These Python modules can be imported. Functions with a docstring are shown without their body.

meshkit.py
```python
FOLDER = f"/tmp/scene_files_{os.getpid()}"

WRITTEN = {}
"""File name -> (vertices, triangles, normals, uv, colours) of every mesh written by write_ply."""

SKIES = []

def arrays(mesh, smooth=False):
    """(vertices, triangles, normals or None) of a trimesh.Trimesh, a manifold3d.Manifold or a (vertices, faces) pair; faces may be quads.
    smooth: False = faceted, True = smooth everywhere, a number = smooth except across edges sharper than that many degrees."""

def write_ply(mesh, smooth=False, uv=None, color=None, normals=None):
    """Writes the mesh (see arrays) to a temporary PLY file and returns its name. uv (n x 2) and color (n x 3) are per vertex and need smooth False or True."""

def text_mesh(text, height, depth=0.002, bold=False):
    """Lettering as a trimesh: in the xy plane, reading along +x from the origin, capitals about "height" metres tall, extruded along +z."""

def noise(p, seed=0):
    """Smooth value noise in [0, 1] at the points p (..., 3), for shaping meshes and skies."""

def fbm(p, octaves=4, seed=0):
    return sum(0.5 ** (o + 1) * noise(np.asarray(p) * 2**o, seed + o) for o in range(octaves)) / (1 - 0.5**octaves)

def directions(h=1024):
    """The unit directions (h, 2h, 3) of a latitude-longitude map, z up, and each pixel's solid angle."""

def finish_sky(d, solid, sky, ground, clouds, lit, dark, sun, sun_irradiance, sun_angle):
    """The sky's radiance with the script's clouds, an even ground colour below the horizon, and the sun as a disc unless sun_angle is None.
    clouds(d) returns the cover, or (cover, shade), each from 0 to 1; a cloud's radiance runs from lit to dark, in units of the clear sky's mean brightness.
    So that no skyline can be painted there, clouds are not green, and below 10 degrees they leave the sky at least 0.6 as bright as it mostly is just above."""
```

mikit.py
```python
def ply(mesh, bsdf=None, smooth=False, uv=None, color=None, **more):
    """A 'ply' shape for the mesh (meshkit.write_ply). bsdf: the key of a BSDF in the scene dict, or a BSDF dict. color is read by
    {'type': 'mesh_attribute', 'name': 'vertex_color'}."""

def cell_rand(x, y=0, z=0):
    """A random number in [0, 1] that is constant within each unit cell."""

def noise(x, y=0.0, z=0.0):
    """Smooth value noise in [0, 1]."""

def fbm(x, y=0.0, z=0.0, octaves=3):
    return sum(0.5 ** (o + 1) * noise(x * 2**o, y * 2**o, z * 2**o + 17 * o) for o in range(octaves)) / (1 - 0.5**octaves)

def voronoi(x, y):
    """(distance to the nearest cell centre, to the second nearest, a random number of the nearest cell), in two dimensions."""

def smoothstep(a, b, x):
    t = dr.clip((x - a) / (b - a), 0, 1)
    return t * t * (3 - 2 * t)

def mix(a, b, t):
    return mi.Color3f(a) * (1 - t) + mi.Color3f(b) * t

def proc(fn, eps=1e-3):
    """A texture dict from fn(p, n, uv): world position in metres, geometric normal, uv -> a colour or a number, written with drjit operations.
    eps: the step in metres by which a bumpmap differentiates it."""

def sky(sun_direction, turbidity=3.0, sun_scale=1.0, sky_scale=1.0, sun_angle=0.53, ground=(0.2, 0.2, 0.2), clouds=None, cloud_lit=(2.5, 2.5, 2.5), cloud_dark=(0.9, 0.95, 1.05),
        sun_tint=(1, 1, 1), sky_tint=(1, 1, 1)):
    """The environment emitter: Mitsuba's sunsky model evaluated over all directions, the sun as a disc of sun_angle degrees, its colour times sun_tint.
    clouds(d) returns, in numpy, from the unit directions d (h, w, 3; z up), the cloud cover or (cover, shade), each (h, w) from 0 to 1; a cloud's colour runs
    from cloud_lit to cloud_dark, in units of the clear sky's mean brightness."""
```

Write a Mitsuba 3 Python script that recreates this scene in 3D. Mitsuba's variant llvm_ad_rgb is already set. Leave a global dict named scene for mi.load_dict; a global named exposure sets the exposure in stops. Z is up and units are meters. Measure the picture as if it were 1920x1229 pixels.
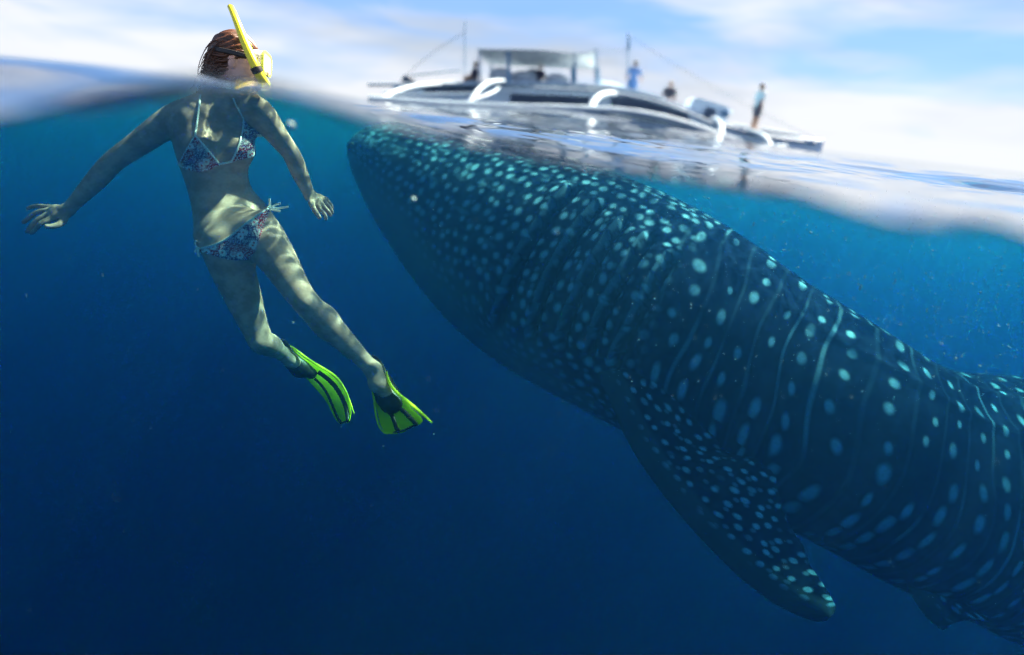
import math, numpy as np, trimesh, mitsuba as mi, drjit as dr, mikit, meshkit
T = mi.ScalarTransform4f
scene, labels = {}, {}
# ---------------------------------------------------------------- camera, sky, exposure
PITCH, ROLL, F_PX = math.radians(19.0), math.radians(6.5), 1144.0      # focal length in pixels of a 1920 pixel wide picture
CAM = np.array([0.0, 0.0, 0.10])
FWD = np.array([0, math.cos(PITCH), -math.sin(PITCH)])
_r0, _u0 = np.array([1.0, 0, 0]), np.array([0, math.sin(PITCH), math.cos(PITCH)])
RIGHT = math.cos(ROLL) * _r0 + math.sin(ROLL) * _u0
UP = math.cos(ROLL) * _u0 - math.sin(ROLL) * _r0
scene['camera'] = {'type': 'thinlens', 'fov': math.degrees(2 * math.atan(960 / F_PX)), 'fov_axis': 'x', 'aperture_radius': 0.0148, 'focus_distance': 2.75,
                   'near_clip': 0.02, 'far_clip': 3000.0, 'to_world': T().look_at(origin=CAM.tolist(), target=(CAM + FWD).tolist(), up=UP.tolist())}
exposure=4.25
SUN = (0.45, 0.36, 0.8)                         # towards the sun: high, ahead and to the right
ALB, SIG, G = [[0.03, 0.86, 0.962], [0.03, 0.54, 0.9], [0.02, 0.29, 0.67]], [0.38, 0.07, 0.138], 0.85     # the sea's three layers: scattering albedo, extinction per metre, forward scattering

def at(px, py, depth):
    """The point of the place that lies depth metres along the view axis behind pixel px, py of the photograph."""
    return CAM + depth * (FWD + (px - 960) / F_PX * RIGHT - (py - 614.5) / F_PX * UP)

def clouds(d):
    az, el = np.degrees(np.arctan2(d[..., 0], d[..., 1])), np.degrees(np.arcsin(np.clip(d[..., 2], -1, 1)))
    q = np.stack([az * .045 + el * .05, el * .16 - az * .012, 0 * az + 2.0], -1)
    n = meshkit.fbm(q + .5 * meshkit.noise(q * 1.5, 8)[..., None], 6, 21)
    fine = meshkit.fbm(q * np.array([2.0, 5.0, 1]), 4, 5)
    veil = np.clip((9.0 - el) / 9.0, 0, 1) ** .8
    cover = np.clip((n + .22 * (fine - .5) - .43 + .20 * veil) / .26, 0, 1) * .95
    shade = np.clip(meshkit.fbm(q * np.array([1.6, 2.6, 1]) + 5, 4, 9) * 2.4 - .8, 0, 1) * np.clip(el / 5, .15, 1)
    return np.maximum(cover, .10 + .45 * veil ** 1.5), shade

scene['sky'] = mikit.sky(SUN, turbidity=3, sky_scale=.36, sun_angle=1.3, clouds=clouds, ground=(0.03, 0.06, 0.09), cloud_lit=(2.62, 2.66, 2.76), cloud_dark=(1.62, 1.80, 2.05), sky_tint=(.44, .59, .76))

# ---------------------------------------------------------------- sea
PANE = 0.50                       # the flat port of the half-submerged camera stands here; the water lies behind it
rng = np.random.default_rng(5)
WAVES = []
for lam in np.geomspace(0.14, 7.0, 46):
    th = rng.normal(0.5, 0.9)
    WAVES.append((2 * math.pi / lam, math.cos(th), math.sin(th), rng.uniform(0, 6.28), 0.0010 * lam ** 0.75, lam))

def sea_height(x, y, spacing=0.0):
    z = np.zeros_like(x)
    for k, cx, cy, ph, a, lam in WAVES:
        z += a * np.sin(k * (cx * x + cy * y) + ph) * np.clip(lam / np.maximum(3.0 * spacing, 1e-6) - 0.6, 0, 1)
    near = np.exp(-((y - PANE) / 0.35) ** 2)
    xs = np.array([-9, -4, -2.2, -1.3, -.8, -.55, -0.4258,-0.3809,-0.3367,-0.2938,-0.2726,-0.2433,-0.21,-0.185,-0.1598,-0.1261,-0.0837,-0.041,0.0017,0.0444,0.0872,0.1298,0.1722,0.1937,0.2157,0.2428,0.2701,0.2971,0.3231,0.3476,0.3674,0.3898,0.4019, .5, .7, 1.0, 1.6, 2.5, 5, 9])
    zs = np.array([.05, .06, .045, .07, .055, .045, 0.0521,0.0663,0.0809,0.0913,0.0955,0.0975,0.0964,0.092,0.088,0.0817,0.0771,0.0728,0.0693,0.0679,0.0664,0.0661,0.0667,0.0658,0.0632,0.0578,0.0524,0.0486,0.0481,0.0518,0.0566,0.054,0.0502, .048, .062, .05, .066, .05, .06, .05]) + .006
    pane = np.interp(x, xs, zs)
    s = y - PANE                                                   # a low ridge of swell runs from the port out past the swimmer
    ridge = np.exp(-((x + 0.25 + 0.47 * s) / (0.14 + 0.30 * s)) ** 2) * np.clip(1.6 - s / 3.2, 0, 1)
    far = z * np.clip((y - 0.3) / 2, 0.45, 1.3) * np.clip(1.4 - y / 22, .22, 1) * (1 + 0.7 * np.exp(-((y - 4.5) / 2.6) ** 2)) * (1 - .8 * ridge) + (0.078 - 0.009 * s + 0.014 * np.exp(-((s - 0.75) / 0.4) ** 2)) * ridge + 0.028
    far += 0.074 * np.exp(-((y - 1.3) / 0.5) ** 2) / (1 + np.exp((x + 0.42 + 0.12 * y) / 0.10)) * (1 - ridge)     # the same swell farther left
    far += 0.55 * np.exp(-((x - 2.0) / 5.0) ** 2 - ((y - 25) / 7.5) ** 2)                                          # a long swell lifts the boat
    return far * (1 - near) + (pane + 0.05 * z * (np.abs(x) > .5)) * near

def graded(lo, d0, grow, hi):
    out, s = [lo], d0
    while out[-1] < hi:
        out.append(out[-1] + s); s = d0 + grow * (out[-1] - lo)
    return np.array(out)

gx = graded(0.9, 0.010, 0.02, 150.0); gx = np.concatenate([-gx[::-1], np.linspace(-0.9, 0.9, 181)[1:-1], gx])
gy = graded(PANE, 0.0025, 0.016, 450.0)
X, Y = np.meshgrid(gx, gy, indexing='ij')
sp = np.maximum(np.gradient(gx)[:, None] + 0 * X, np.gradient(gy)[None, :] + 0 * X)
Z = sea_height(X, Y, sp)
edge = np.clip(1 - (Y - PANE) / 0.007, 0, 1)
Z -= 0.007 * (1 - np.sqrt(1 - np.clip(edge, 0, 1) ** 2 * 0.98))          # the water's rounded rim at the port
nx, ny = len(gx), len(gy)
idx = np.arange(nx * ny).reshape(nx, ny)
q = np.stack([idx[:-1, :-1], idx[1:, :-1], idx[1:, 1:], idx[:-1, 1:]], -1).reshape(-1, 4)
surf = trimesh.Trimesh(np.stack([X, Y, Z], -1).reshape(-1, 3), np.vstack([q[:, [0, 1, 2]], q[:, [0, 2, 3]]]), process=False)
LEVELS = [-1.0, -2.4, -60.0]      # layer floors; albedo drops per layer to paint in light fading with depth
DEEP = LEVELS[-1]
def skirt(ids, verts, hi, lo):
    """A wall that hangs from the border vertices ids (hi None) or from level hi down to level lo, facing outwards."""
    v = np.array(verts[ids])
    if hi is not None: v[:, 2] = hi
    w = v.copy(); w[:, 2] = lo; n = len(ids)
    return trimesh.Trimesh(np.vstack([v, w]), np.array([[i, i + n + 1, i + n] for i in range(n - 1)] + [[i, i + 1, i + n + 1] for i in range(n - 1)]), process=False)
def sheet(x0, y0, x1, y1, z, up):
    return trimesh.Trimesh([[x0, y0, z], [x1, y0, z], [x1, y1, z], [x0, y1, z]], [[0, 1, 2], [0, 2, 3]] if up else [[0, 2, 1], [0, 3, 2]], process=False)
x0, x1, y0, y1 = gx[0], gx[-1], gy[0], gy[-1]
BORDERS = [idx[::-1, 0], idx[:, -1], idx[0, :], idx[-1, ::-1]]
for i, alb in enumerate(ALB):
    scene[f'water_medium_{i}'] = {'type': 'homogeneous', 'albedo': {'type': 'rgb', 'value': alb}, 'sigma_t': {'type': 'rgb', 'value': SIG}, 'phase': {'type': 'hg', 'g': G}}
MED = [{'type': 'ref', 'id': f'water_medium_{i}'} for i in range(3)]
def caustic_mask(p, n, uv):  # caustic lines and broad light patches painted into the surface transmittance
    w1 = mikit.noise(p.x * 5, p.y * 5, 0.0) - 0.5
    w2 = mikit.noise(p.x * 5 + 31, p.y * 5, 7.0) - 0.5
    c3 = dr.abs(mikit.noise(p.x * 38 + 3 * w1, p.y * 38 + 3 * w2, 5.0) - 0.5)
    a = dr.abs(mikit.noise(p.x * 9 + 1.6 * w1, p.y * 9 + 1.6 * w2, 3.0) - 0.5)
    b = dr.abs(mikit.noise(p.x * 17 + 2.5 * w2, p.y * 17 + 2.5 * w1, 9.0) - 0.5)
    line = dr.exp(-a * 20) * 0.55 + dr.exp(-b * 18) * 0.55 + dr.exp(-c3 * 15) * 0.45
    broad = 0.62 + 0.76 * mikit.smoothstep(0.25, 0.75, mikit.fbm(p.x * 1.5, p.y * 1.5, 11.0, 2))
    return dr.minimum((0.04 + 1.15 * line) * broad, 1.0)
scene['water_skin'] = {'type': 'thindielectric', 'int_ior': 1.33, 'ext_ior': 1.0, 'specular_transmittance': mikit.proc(caustic_mask)}
scene['water_bound'] = {'type': 'null'}
REAR = -0.35                        # the water goes on behind the photographer, added unseen to cut fill light
rx = np.unique(np.concatenate([gx[::6], gx[-1:]])); ry = REAR - (graded(0, .03, .04, 150.0))[::-1]
RX, RY = np.meshgrid(rx, ry, indexing='ij')
rz = sea_height(RX, RY, np.maximum(np.gradient(rx)[:, None] + 0 * RX, np.gradient(ry)[None, :] + 0 * RY)) 
ri = np.arange(RX.size).reshape(RX.shape)
rq = np.stack([ri[:-1, :-1], ri[1:, :-1], ri[1:, 1:], ri[:-1, 1:]], -1).reshape(-1, 4)
rear = trimesh.Trimesh(np.stack([RX, RY, rz], -1).reshape(-1, 3), np.vstack([rq[:, [0, 1, 2]], rq[:, [0, 2, 3]]]), process=False)
rbody = trimesh.util.concatenate([skirt(k_, rear.vertices, None, DEEP) for k_ in (ri[::-1, 0], ri[:, -1], ri[0, :], ri[-1, ::-1])] + [sheet(rx[0], ry[0], rx[-1], ry[-1], DEEP, False)])
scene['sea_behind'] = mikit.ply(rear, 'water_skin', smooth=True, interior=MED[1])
scene['sea_behind__body'] = mikit.ply(rbody, 'water_bound', interior=MED[1])
labels['sea_behind'] = {'label': 'sea behind the viewer, added unseen to cut fill light', 'kind': 'structure'}
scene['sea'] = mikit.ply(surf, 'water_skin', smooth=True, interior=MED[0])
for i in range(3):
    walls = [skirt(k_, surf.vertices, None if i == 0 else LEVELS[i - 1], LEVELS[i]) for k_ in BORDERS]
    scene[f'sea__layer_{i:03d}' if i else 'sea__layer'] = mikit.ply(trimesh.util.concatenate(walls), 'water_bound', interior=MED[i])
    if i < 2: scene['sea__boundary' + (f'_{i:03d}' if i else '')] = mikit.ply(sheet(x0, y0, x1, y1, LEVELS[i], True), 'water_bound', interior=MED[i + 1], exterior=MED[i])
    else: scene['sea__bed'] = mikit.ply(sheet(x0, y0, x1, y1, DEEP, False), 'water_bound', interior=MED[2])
labels['sea'] = {'label': 'blue sea', 'kind': 'structure'}

# ---------------------------------------------------------------- smooth bodies from distance functions
def curve(pts, n=40):
    """n points along a smooth curve through pts."""
    from scipy.interpolate import CubicSpline
    pts = np.asarray(pts, float)
    s = np.concatenate([[0], np.cumsum(np.linalg.norm(np.diff(pts[:, :3], axis=0), axis=1) ** 0.7)])
    return CubicSpline(s, pts)(np.linspace(0, s[-1], n))
def cone(a, b, ra, rb):
    """A tapered limb with round ends."""
    a, b = np.asarray(a, float), np.asarray(b, float)
    ab = b - a; l2 = float(ab @ ab)
    def f(p):
        t = np.clip((p - a) @ ab / l2, 0, 1)
        return np.linalg.norm(p - a - t[:, None] * ab, axis=1) - (ra + (rb - ra) * t)
    f.lo, f.hi = np.minimum(a - ra, b - rb), np.maximum(a + ra, b + rb)
    return f
def chain(pts, radii):
    return [cone(pts[i], pts[i + 1], radii[i], radii[i + 1]) for i in range(len(pts) - 1)]
def limb(pts, radii, n=18):
    """A limb along a smooth curve through pts, its radius running smoothly through radii."""
    c = curve(np.column_stack([np.asarray(pts, float), radii]), n)
    segs = [cone(c[i, :3], c[i + 1, :3], c[i, 3], c[i + 1, 3]) for i in range(n - 1)]
    def f(p):
        d = segs[0](p)
        for g in segs[1:]: d = np.minimum(d, g(p))
        return d
    f.lo, f.hi = np.min([g.lo for g in segs], 0), np.max([g.hi for g in segs], 0)
    return f
def blob(c, r, axes=None):
    """An ellipsoid with half-axes r along the given unit axes."""
    c, r = np.asarray(c, float), np.asarray(r, float)
    A = np.eye(3) if axes is None else np.asarray(axes, float)
    def f(p):
        q = (p - c) @ A.T
        k0 = np.linalg.norm(q / r, axis=1); k1 = np.linalg.norm(q / r ** 2, axis=1)
        return k0 * (k0 - 1) / np.maximum(k1, 1e-9)
    f.lo, f.hi = c - r.max(), c + r.max()
    return f
def smin(a, b, k):
    h = np.maximum(k - np.abs(a - b), 0) / k
    return np.minimum(a, b) - h * h * k * 0.25
def union(items, pad=0.055):
    """items: (distance function, blending width, +1 to add or -1 to carve)."""
    def f(p):
        d = np.full(len(p), 1.0)
        for g, k, s in items:
            m = np.all((p > g.lo - pad) & (p < g.hi + pad), axis=1) if hasattr(g, 'lo') else np.ones(len(p), bool)
            if not m.any(): continue
            if m.all():
                e = g(p); d = smin(d, e, k) if s > 0 else -smin(-d, e, k)
                continue
            e = g(p[m])
            d[m] = smin(d[m], e, k) if s > 0 else -smin(-d[m], e, k)
        return d
    return f
def skin(f, lo, hi, h, smooth=6, lipschitz=1.6):
    """The surface f = 0 inside a box as a mesh of quads (surface nets), found block by block."""
    lo, hi = np.asarray(lo, float), np.asarray(hi, float)
    B = 8
    nb = np.ceil((hi - lo) / (h * B)).astype(int)
    g = np.stack(np.meshgrid(*[np.arange(n) for n in nb], indexing='ij'), -1).reshape(-1, 3)
    mid = lo + (g + 0.5) * B * h
    d = f(mid)
    V = np.full(nb * B + 1, 1.0, np.float32)
    sign = np.where(d < 0, -1.0, 1.0).reshape(nb)
    V[:-1, :-1, :-1] = np.kron(sign, np.ones((B, B, B))).astype(np.float32)
    V[-1] = 1; V[:, -1] = 1; V[:, :, -1] = 1
    near = g[np.abs(d) < 0.5 * B * h * 1.7321 * lipschitz + 2 * h]
    o = np.stack(np.meshgrid(*[np.arange(B + 1)] * 3, indexing='ij'), -1).reshape(-1, 3)
    for s in range(0, len(near), 100):
        ii = (near[s:s + 100, None, :] * B + o[None]).reshape(-1, 3)
        V[ii[:, 0], ii[:, 1], ii[:, 2]] = f(lo + ii * h)
    neg = V < 0
    n = np.array(V.shape) - 1
    c = np.zeros(n, np.uint8)
    for dx in (0, 1):
        for dy in (0, 1):
            for dz in (0, 1):
                c += neg[dx:dx + n[0], dy:dy + n[1], dz:dz + n[2]]
    cells = np.argwhere((c > 0) & (c < 8))
    ids = np.full(n, -1, np.int32); ids[tuple(cells.T)] = np.arange(len(cells))
    acc, cnt = np.zeros((len(cells), 3)), np.zeros(len(cells))
    corner = [np.array([i >> 2 & 1, i >> 1 & 1, i & 1]) for i in range(8)]
    val = [V[tuple((cells + k).T)] for k in corner]
    for i in range(8):
        for j in range(i + 1, 8):
            if np.abs(corner[i] - corner[j]).sum() != 1: continue
            m = (val[i] < 0) != (val[j] < 0)
            t = val[i][m] / (val[i][m] - val[j][m])
            acc[m] += corner[i] + t[:, None] * (corner[j] - corner[i]); cnt[m] += 1
    v = lo + (cells + acc / cnt[:, None]) * h
    quads = []
    for ax in range(3):
        a, b = [(1, 2), (2, 0), (0, 1)][ax]
        sl0 = [slice(None)] * 3; sl1 = [slice(None)] * 3
        sl0[ax] = slice(0, -1); sl1[ax] = slice(1, None)
        e = np.argwhere(neg[tuple(sl0)] != neg[tuple(sl1)])
        e = e[(e[:, a] > 0) & (e[:, b] > 0) & (e[:, a] < n[a]) & (e[:, b] < n[b])]
        ea, eb = np.eye(3, dtype=int)[a], np.eye(3, dtype=int)[b]
        q = np.stack([ids[tuple((e - ea - eb).T)], ids[tuple((e - eb).T)], ids[tuple(e.T)], ids[tuple((e - ea).T)]], 1)
        flip = ~neg[tuple(e.T)]
        q[flip] = q[flip][:, ::-1]
        quads.append(q[(q >= 0).all(1)])
    q = np.vstack(quads)
    m = trimesh.Trimesh(v, np.vstack([q[:, [0, 1, 2]], q[:, [0, 2, 3]]]), process=False)
    from scipy.sparse import coo_matrix, diags
    e = np.vstack([q[:, [0, 1]], q[:, [1, 2]], q[:, [2, 3]], q[:, [3, 0]]]); e = np.vstack([e, e[:, ::-1]])
    W = coo_matrix((np.ones(len(e)), (e[:, 0], e[:, 1])), (len(v), len(v))).tocsr(); W.data[:] = 1
    W = diags(1 / np.maximum(np.asarray(W.sum(1)).ravel(), 1)) @ W
    for _ in range(smooth):                                       # even out the net, then back onto the surface
        for _ in range(2): v = 0.4 * v + 0.6 * (W @ v)
        s = h * 0.3
        d = f(v); gr = np.stack([f(v + s * k) - d for k in np.eye(3)], 1) / s
        v = v - np.clip(d, -h, h)[:, None] * gr / np.maximum((gr ** 2).sum(1), 0.4)[:, None]
    m.vertices = v
    return m
def tube(pts, radii, sides=10, flat=1.0, up=None, closed_ends=True):
    """A tube along a smooth curve through pts; flat < 1 squashes it along 'up'."""
    pts = np.asarray(pts, float); n = len(pts)
    t = np.gradient(pts, axis=0); t /= np.linalg.norm(t, axis=1, keepdims=True)
    r = np.full(n, radii) if np.isscalar(radii) else np.asarray(radii, float)
    ref = np.array([0.3, 0.2, 0.93]) if up is None else np.asarray(up, float)
    ref = np.broadcast_to(ref, pts.shape)
    s = np.cross(t, ref); s /= np.linalg.norm(s, axis=1, keepdims=True) + 1e-12
    w = np.cross(s, t)
    a = np.arange(sides) * 2 * np.pi / sides
    v = pts[:, None] + r[:, None, None] * (np.cos(a)[None, :, None] * s[:, None] + flat * np.sin(a)[None, :, None] * w[:, None])
    v = v.reshape(-1, 3)
    f = []
    for i in range(n - 1):
        for j in range(sides):
            k = (j + 1) % sides
            f += [[i * sides + j, i * sides + k, (i + 1) * sides + k], [i * sides + j, (i + 1) * sides + k, (i + 1) * sides + j]]
    if closed_ends:
        v = np.vstack([v, pts[0], pts[-1]]); c0, c1 = n * sides, n * sides + 1
        for j in range(sides):
            k = (j + 1) % sides
            f += [[c0, k, j], [c1, (n - 1) * sides + j, (n - 1) * sides + k]]
    m = trimesh.Trimesh(v, f, process=False)
    if m.volume < 0: m.invert()
    return m

# ---------------------------------------------------------------- the swimmer
MPP = 2.4 / F_PX                                        # metres per photograph pixel at her distance
DV = at(410, 330, 1.0) - CAM; DV /= np.linalg.norm(DV)  # away from the viewer at her place
LX = RIGHT - (RIGHT @ DV) * DV; LX /= np.linalg.norm(LX)
LY = np.cross(LX, DV); LY *= np.sign(LY @ UP)
yaw = math.radians(24)
FRONT = -math.cos(yaw) * DV + math.sin(yaw) * LX        # where her chest points
SIDE = math.cos(yaw) * LX + math.sin(yaw) * DV
def body_torso():
    rows = np.array([  # px, py, half width px, half depth m
        [413, 168, 30, .050], [412, 184, 46, .055], [410, 198, 66, .066], [407, 220, 78, .082], [402, 250, 76, .098], [400, 285, 67, .098],
        [403, 315, 61, .092], [408, 340, 58, .085], [417, 362, 61, .082], [429, 382, 68, .086], [438, 402, 74, .092], [442, 424, 75, .097], [442, 450, 70, .098], [441, 474, 52, .084], [444, 496, 22, .05]])
    rows = curve(rows, 60)
    C = np.array([at(r[0], r[1], 2.42) for r in rows])
    h = (C - C[0]) @ (-LY)
    tilt = np.interp(rows[:, 1], [168, 230, 300, 350, 400, 440, 500], [0, 0, 0, 0, 0, 0, 0])
    def f(p):
        y0 = (p - C[0]) @ (-LY)
        c0x = np.interp(y0, h, (C - C[0]) @ LX)
        x = (p - C[0]) @ LX - c0x
        y = y0 + x * np.interp(y0, h, tilt)
        cx = np.interp(y, h, (C - C[0]) @ LX)
        q = p - C[0]
        xx, zz = q @ LX - cx, q @ DV
        u = xx * math.cos(yaw) + zz * math.sin(yaw); v = -xx * math.sin(yaw) + zz * math.cos(yaw)
        a = np.interp(y, h, rows[:, 2]) * MPP; b = np.interp(y, h, rows[:, 3])
        e = (np.abs(u / a) ** 2.3 + np.abs(v / b) ** 2.3) ** (1 / 2.3)
        d = (e - 1) * np.minimum(a, b)
        return np.maximum(d, np.maximum(-y, y - h[-1]))
    f.lo, f.hi = C.min(0) - .2, C.max(0) + .2
    return f
R_SH, R_EL, R_WR = at(327, 222, 2.41), at(213, 303, 2.38), at(127, 395, 2.36)
L_SH, L_EL, L_WR = at(490, 214, 2.46), at(547, 290, 2.58), at(580, 366, 2.66)
R_HIP, R_KN, R_AN = at(420, 462, 2.42), at(486, 636, 2.44), at(531, 664, 2.80)
L_HIP, L_KN, L_AN = at(487, 436, 2.42), at(571, 566, 2.26), at(700, 694, 2.36)
def lerp(a, b, t): return a + (b - a) * t
items = [(body_torso(), .01, 1)]
def add(fs, k): items.extend((g, k, 1) for g in (fs if isinstance(fs, list) else [fs]))
# arms
add(limb([at(380, 200, 2.42), R_SH, lerp(R_SH, R_EL, .35), lerp(R_SH, R_EL, .72), R_EL, lerp(R_EL, R_WR, .3), lerp(R_EL, R_WR, .65), R_WR],
         [.040, .053, .050, .043, .039, .038, .030, .0235], 18), .05)
add(limb([at(440, 196, 2.44), L_SH, lerp(L_SH, L_EL, .35), lerp(L_SH, L_EL, .72), L_EL, lerp(L_EL, L_WR, .3), lerp(L_EL, L_WR, .65), L_WR],
         [.042, .054, .048, .041, .037, .037, .031, .024], 18), .05)
# legs
add(limb([R_HIP, lerp(R_HIP, R_KN, .25), lerp(R_HIP, R_KN, .6), lerp(R_HIP, R_KN, .88), lerp(R_KN, R_AN, .06), lerp(R_KN, R_AN, .34), lerp(R_KN, R_AN, .7), R_AN],
         [.086, .082, .066, .052, .049, .050, .038, .030], 20), .07)
add(limb([L_HIP, lerp(L_HIP, L_KN, .25), lerp(L_HIP, L_KN, .6), lerp(L_HIP, L_KN, .9), lerp(L_KN, L_AN, .08), lerp(L_KN, L_AN, .34) + .006 * DV, lerp(L_KN, L_AN, .7), L_AN],
         [.083, .079, .063, .051, .048, .049, .037, .030], 20), .07)
add(blob(L_KN - .022 * DV + .004 * LX, [.032, .036, .032]), .03)
add(blob(R_KN - .020 * DV - .012 * LY, [.031, .034, .031]), .03)
add(blob(lerp(L_KN, L_AN, .30) + .020 * DV, [.040, .040, .055]), .04)
# feet: heel and instep, the toes lie inside the foot pockets of the fins
L_TO, R_TO = at(752, 772, 2.40), at(578, 696, 2.90)
add([cone(L_AN, at(709, 717, 2.36), .032, .031), cone(at(709, 717, 2.36), L_TO, .031, .026)], .02)
add([blob(at(702, 688, 2.33), [.015] * 3), blob(at(707, 722, 2.345), [.030] * 3)], .015)
add([cone(R_AN, at(545, 676, 2.80), .030, .029), cone(at(545, 676, 2.80), R_TO, .029, .025)], .02)
# bust, seat, collar bones, neck
NB = at(414, 196, 2.42)
CC = at(401, 283, 2.42)
add([blob(CC + s * .074 * SIDE + (.062 - .004 * s) * FRONT, [.055] * 3) for s in (-1, 1)], .06)
add([blob(at(424, 446, 2.42) - .055 * FRONT, [.078] * 3), blob(at(468, 428, 2.42) - .055 * FRONT, [.078] * 3)], .05)
for e in (at(342, 203, 2.40), at(487, 196, 2.44)):
    add(chain([at(417, 216, 2.42) + .050 * FRONT, lerp(at(417, 209, 2.42), e, .5) + .046 * FRONT, e + .022 * FRONT], [.006, .007, .010]), .03)
HC = at(449, 114, 2.42)                                  # middle of the skull; she looks to the right of the picture
add(limb([at(411, 206, 2.43), at(418, 186, 2.43), at(430, 160, 2.43), at(443, 138, 2.43)], [.060, .053, .050, .052], 10), .03)
for e in (at(434, 160, 2.40), at(452, 158, 2.45)):
    add(chain([at(418, 212, 2.42) + .044 * FRONT, lerp(at(418, 212, 2.42) + .044 * FRONT, e, .5) - .004 * DV, e], [.007, .009, .010]), .02)
# head with face
FH = (LX * .93 - DV * .28 - LY * .12); FH /= np.linalg.norm(FH)      # where the face points
UH = LY * .97 + LX * .12; UH -= (UH @ FH) * FH; UH /= np.linalg.norm(UH)
SH_ = np.cross(FH, UH); SH_ *= np.sign(SH_ @ -DV)                    # towards the viewer's side of the head
HA = [FH, SH_, UH]
HS = .92
def hp(f, s, u): return HC + HS * (f * FH + s * SH_ + u * UH)
add(blob(hp(-.012, 0, .010), HS * np.array([.094, .074, .090]), HA), .03)
add(blob(hp(.030, 0, -.050), HS * np.array([.060, .056, .066]), HA), .04)
add(blob(hp(.066, 0, -.092), HS * np.array([.022, .026, .020]), HA), .03)           # chin
add(chain([hp(.086, 0, .004), hp(.108, 0, -.034)], [.008, .013]), .014)   # nose
add([blob(hp(.086, 0, -.058), HS * np.array([.012, .022, .006]), HA), blob(hp(.084, 0, -.070), HS * np.array([.012, .020, .007]), HA)], .008)   # lips
add([blob(hp(.080, s * .026, .022), HS * np.array([.014, .022, .008]), HA) for s in (-1, 1)], .014)   # brows
for s in (-1, 1):
    items.append((blob(hp(.092, s * .031, .002), HS * np.array([.014, .016, .010]), HA), .012, -1))
    add(blob(hp(.074, s * .031, .001), HS * np.array([.012, .013, .011]), HA), .004)                  # eyes
    add(blob(hp(-.010, s * .076, -.018), HS * np.array([.016, .008, .030]), HA), .008)                # ears
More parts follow.
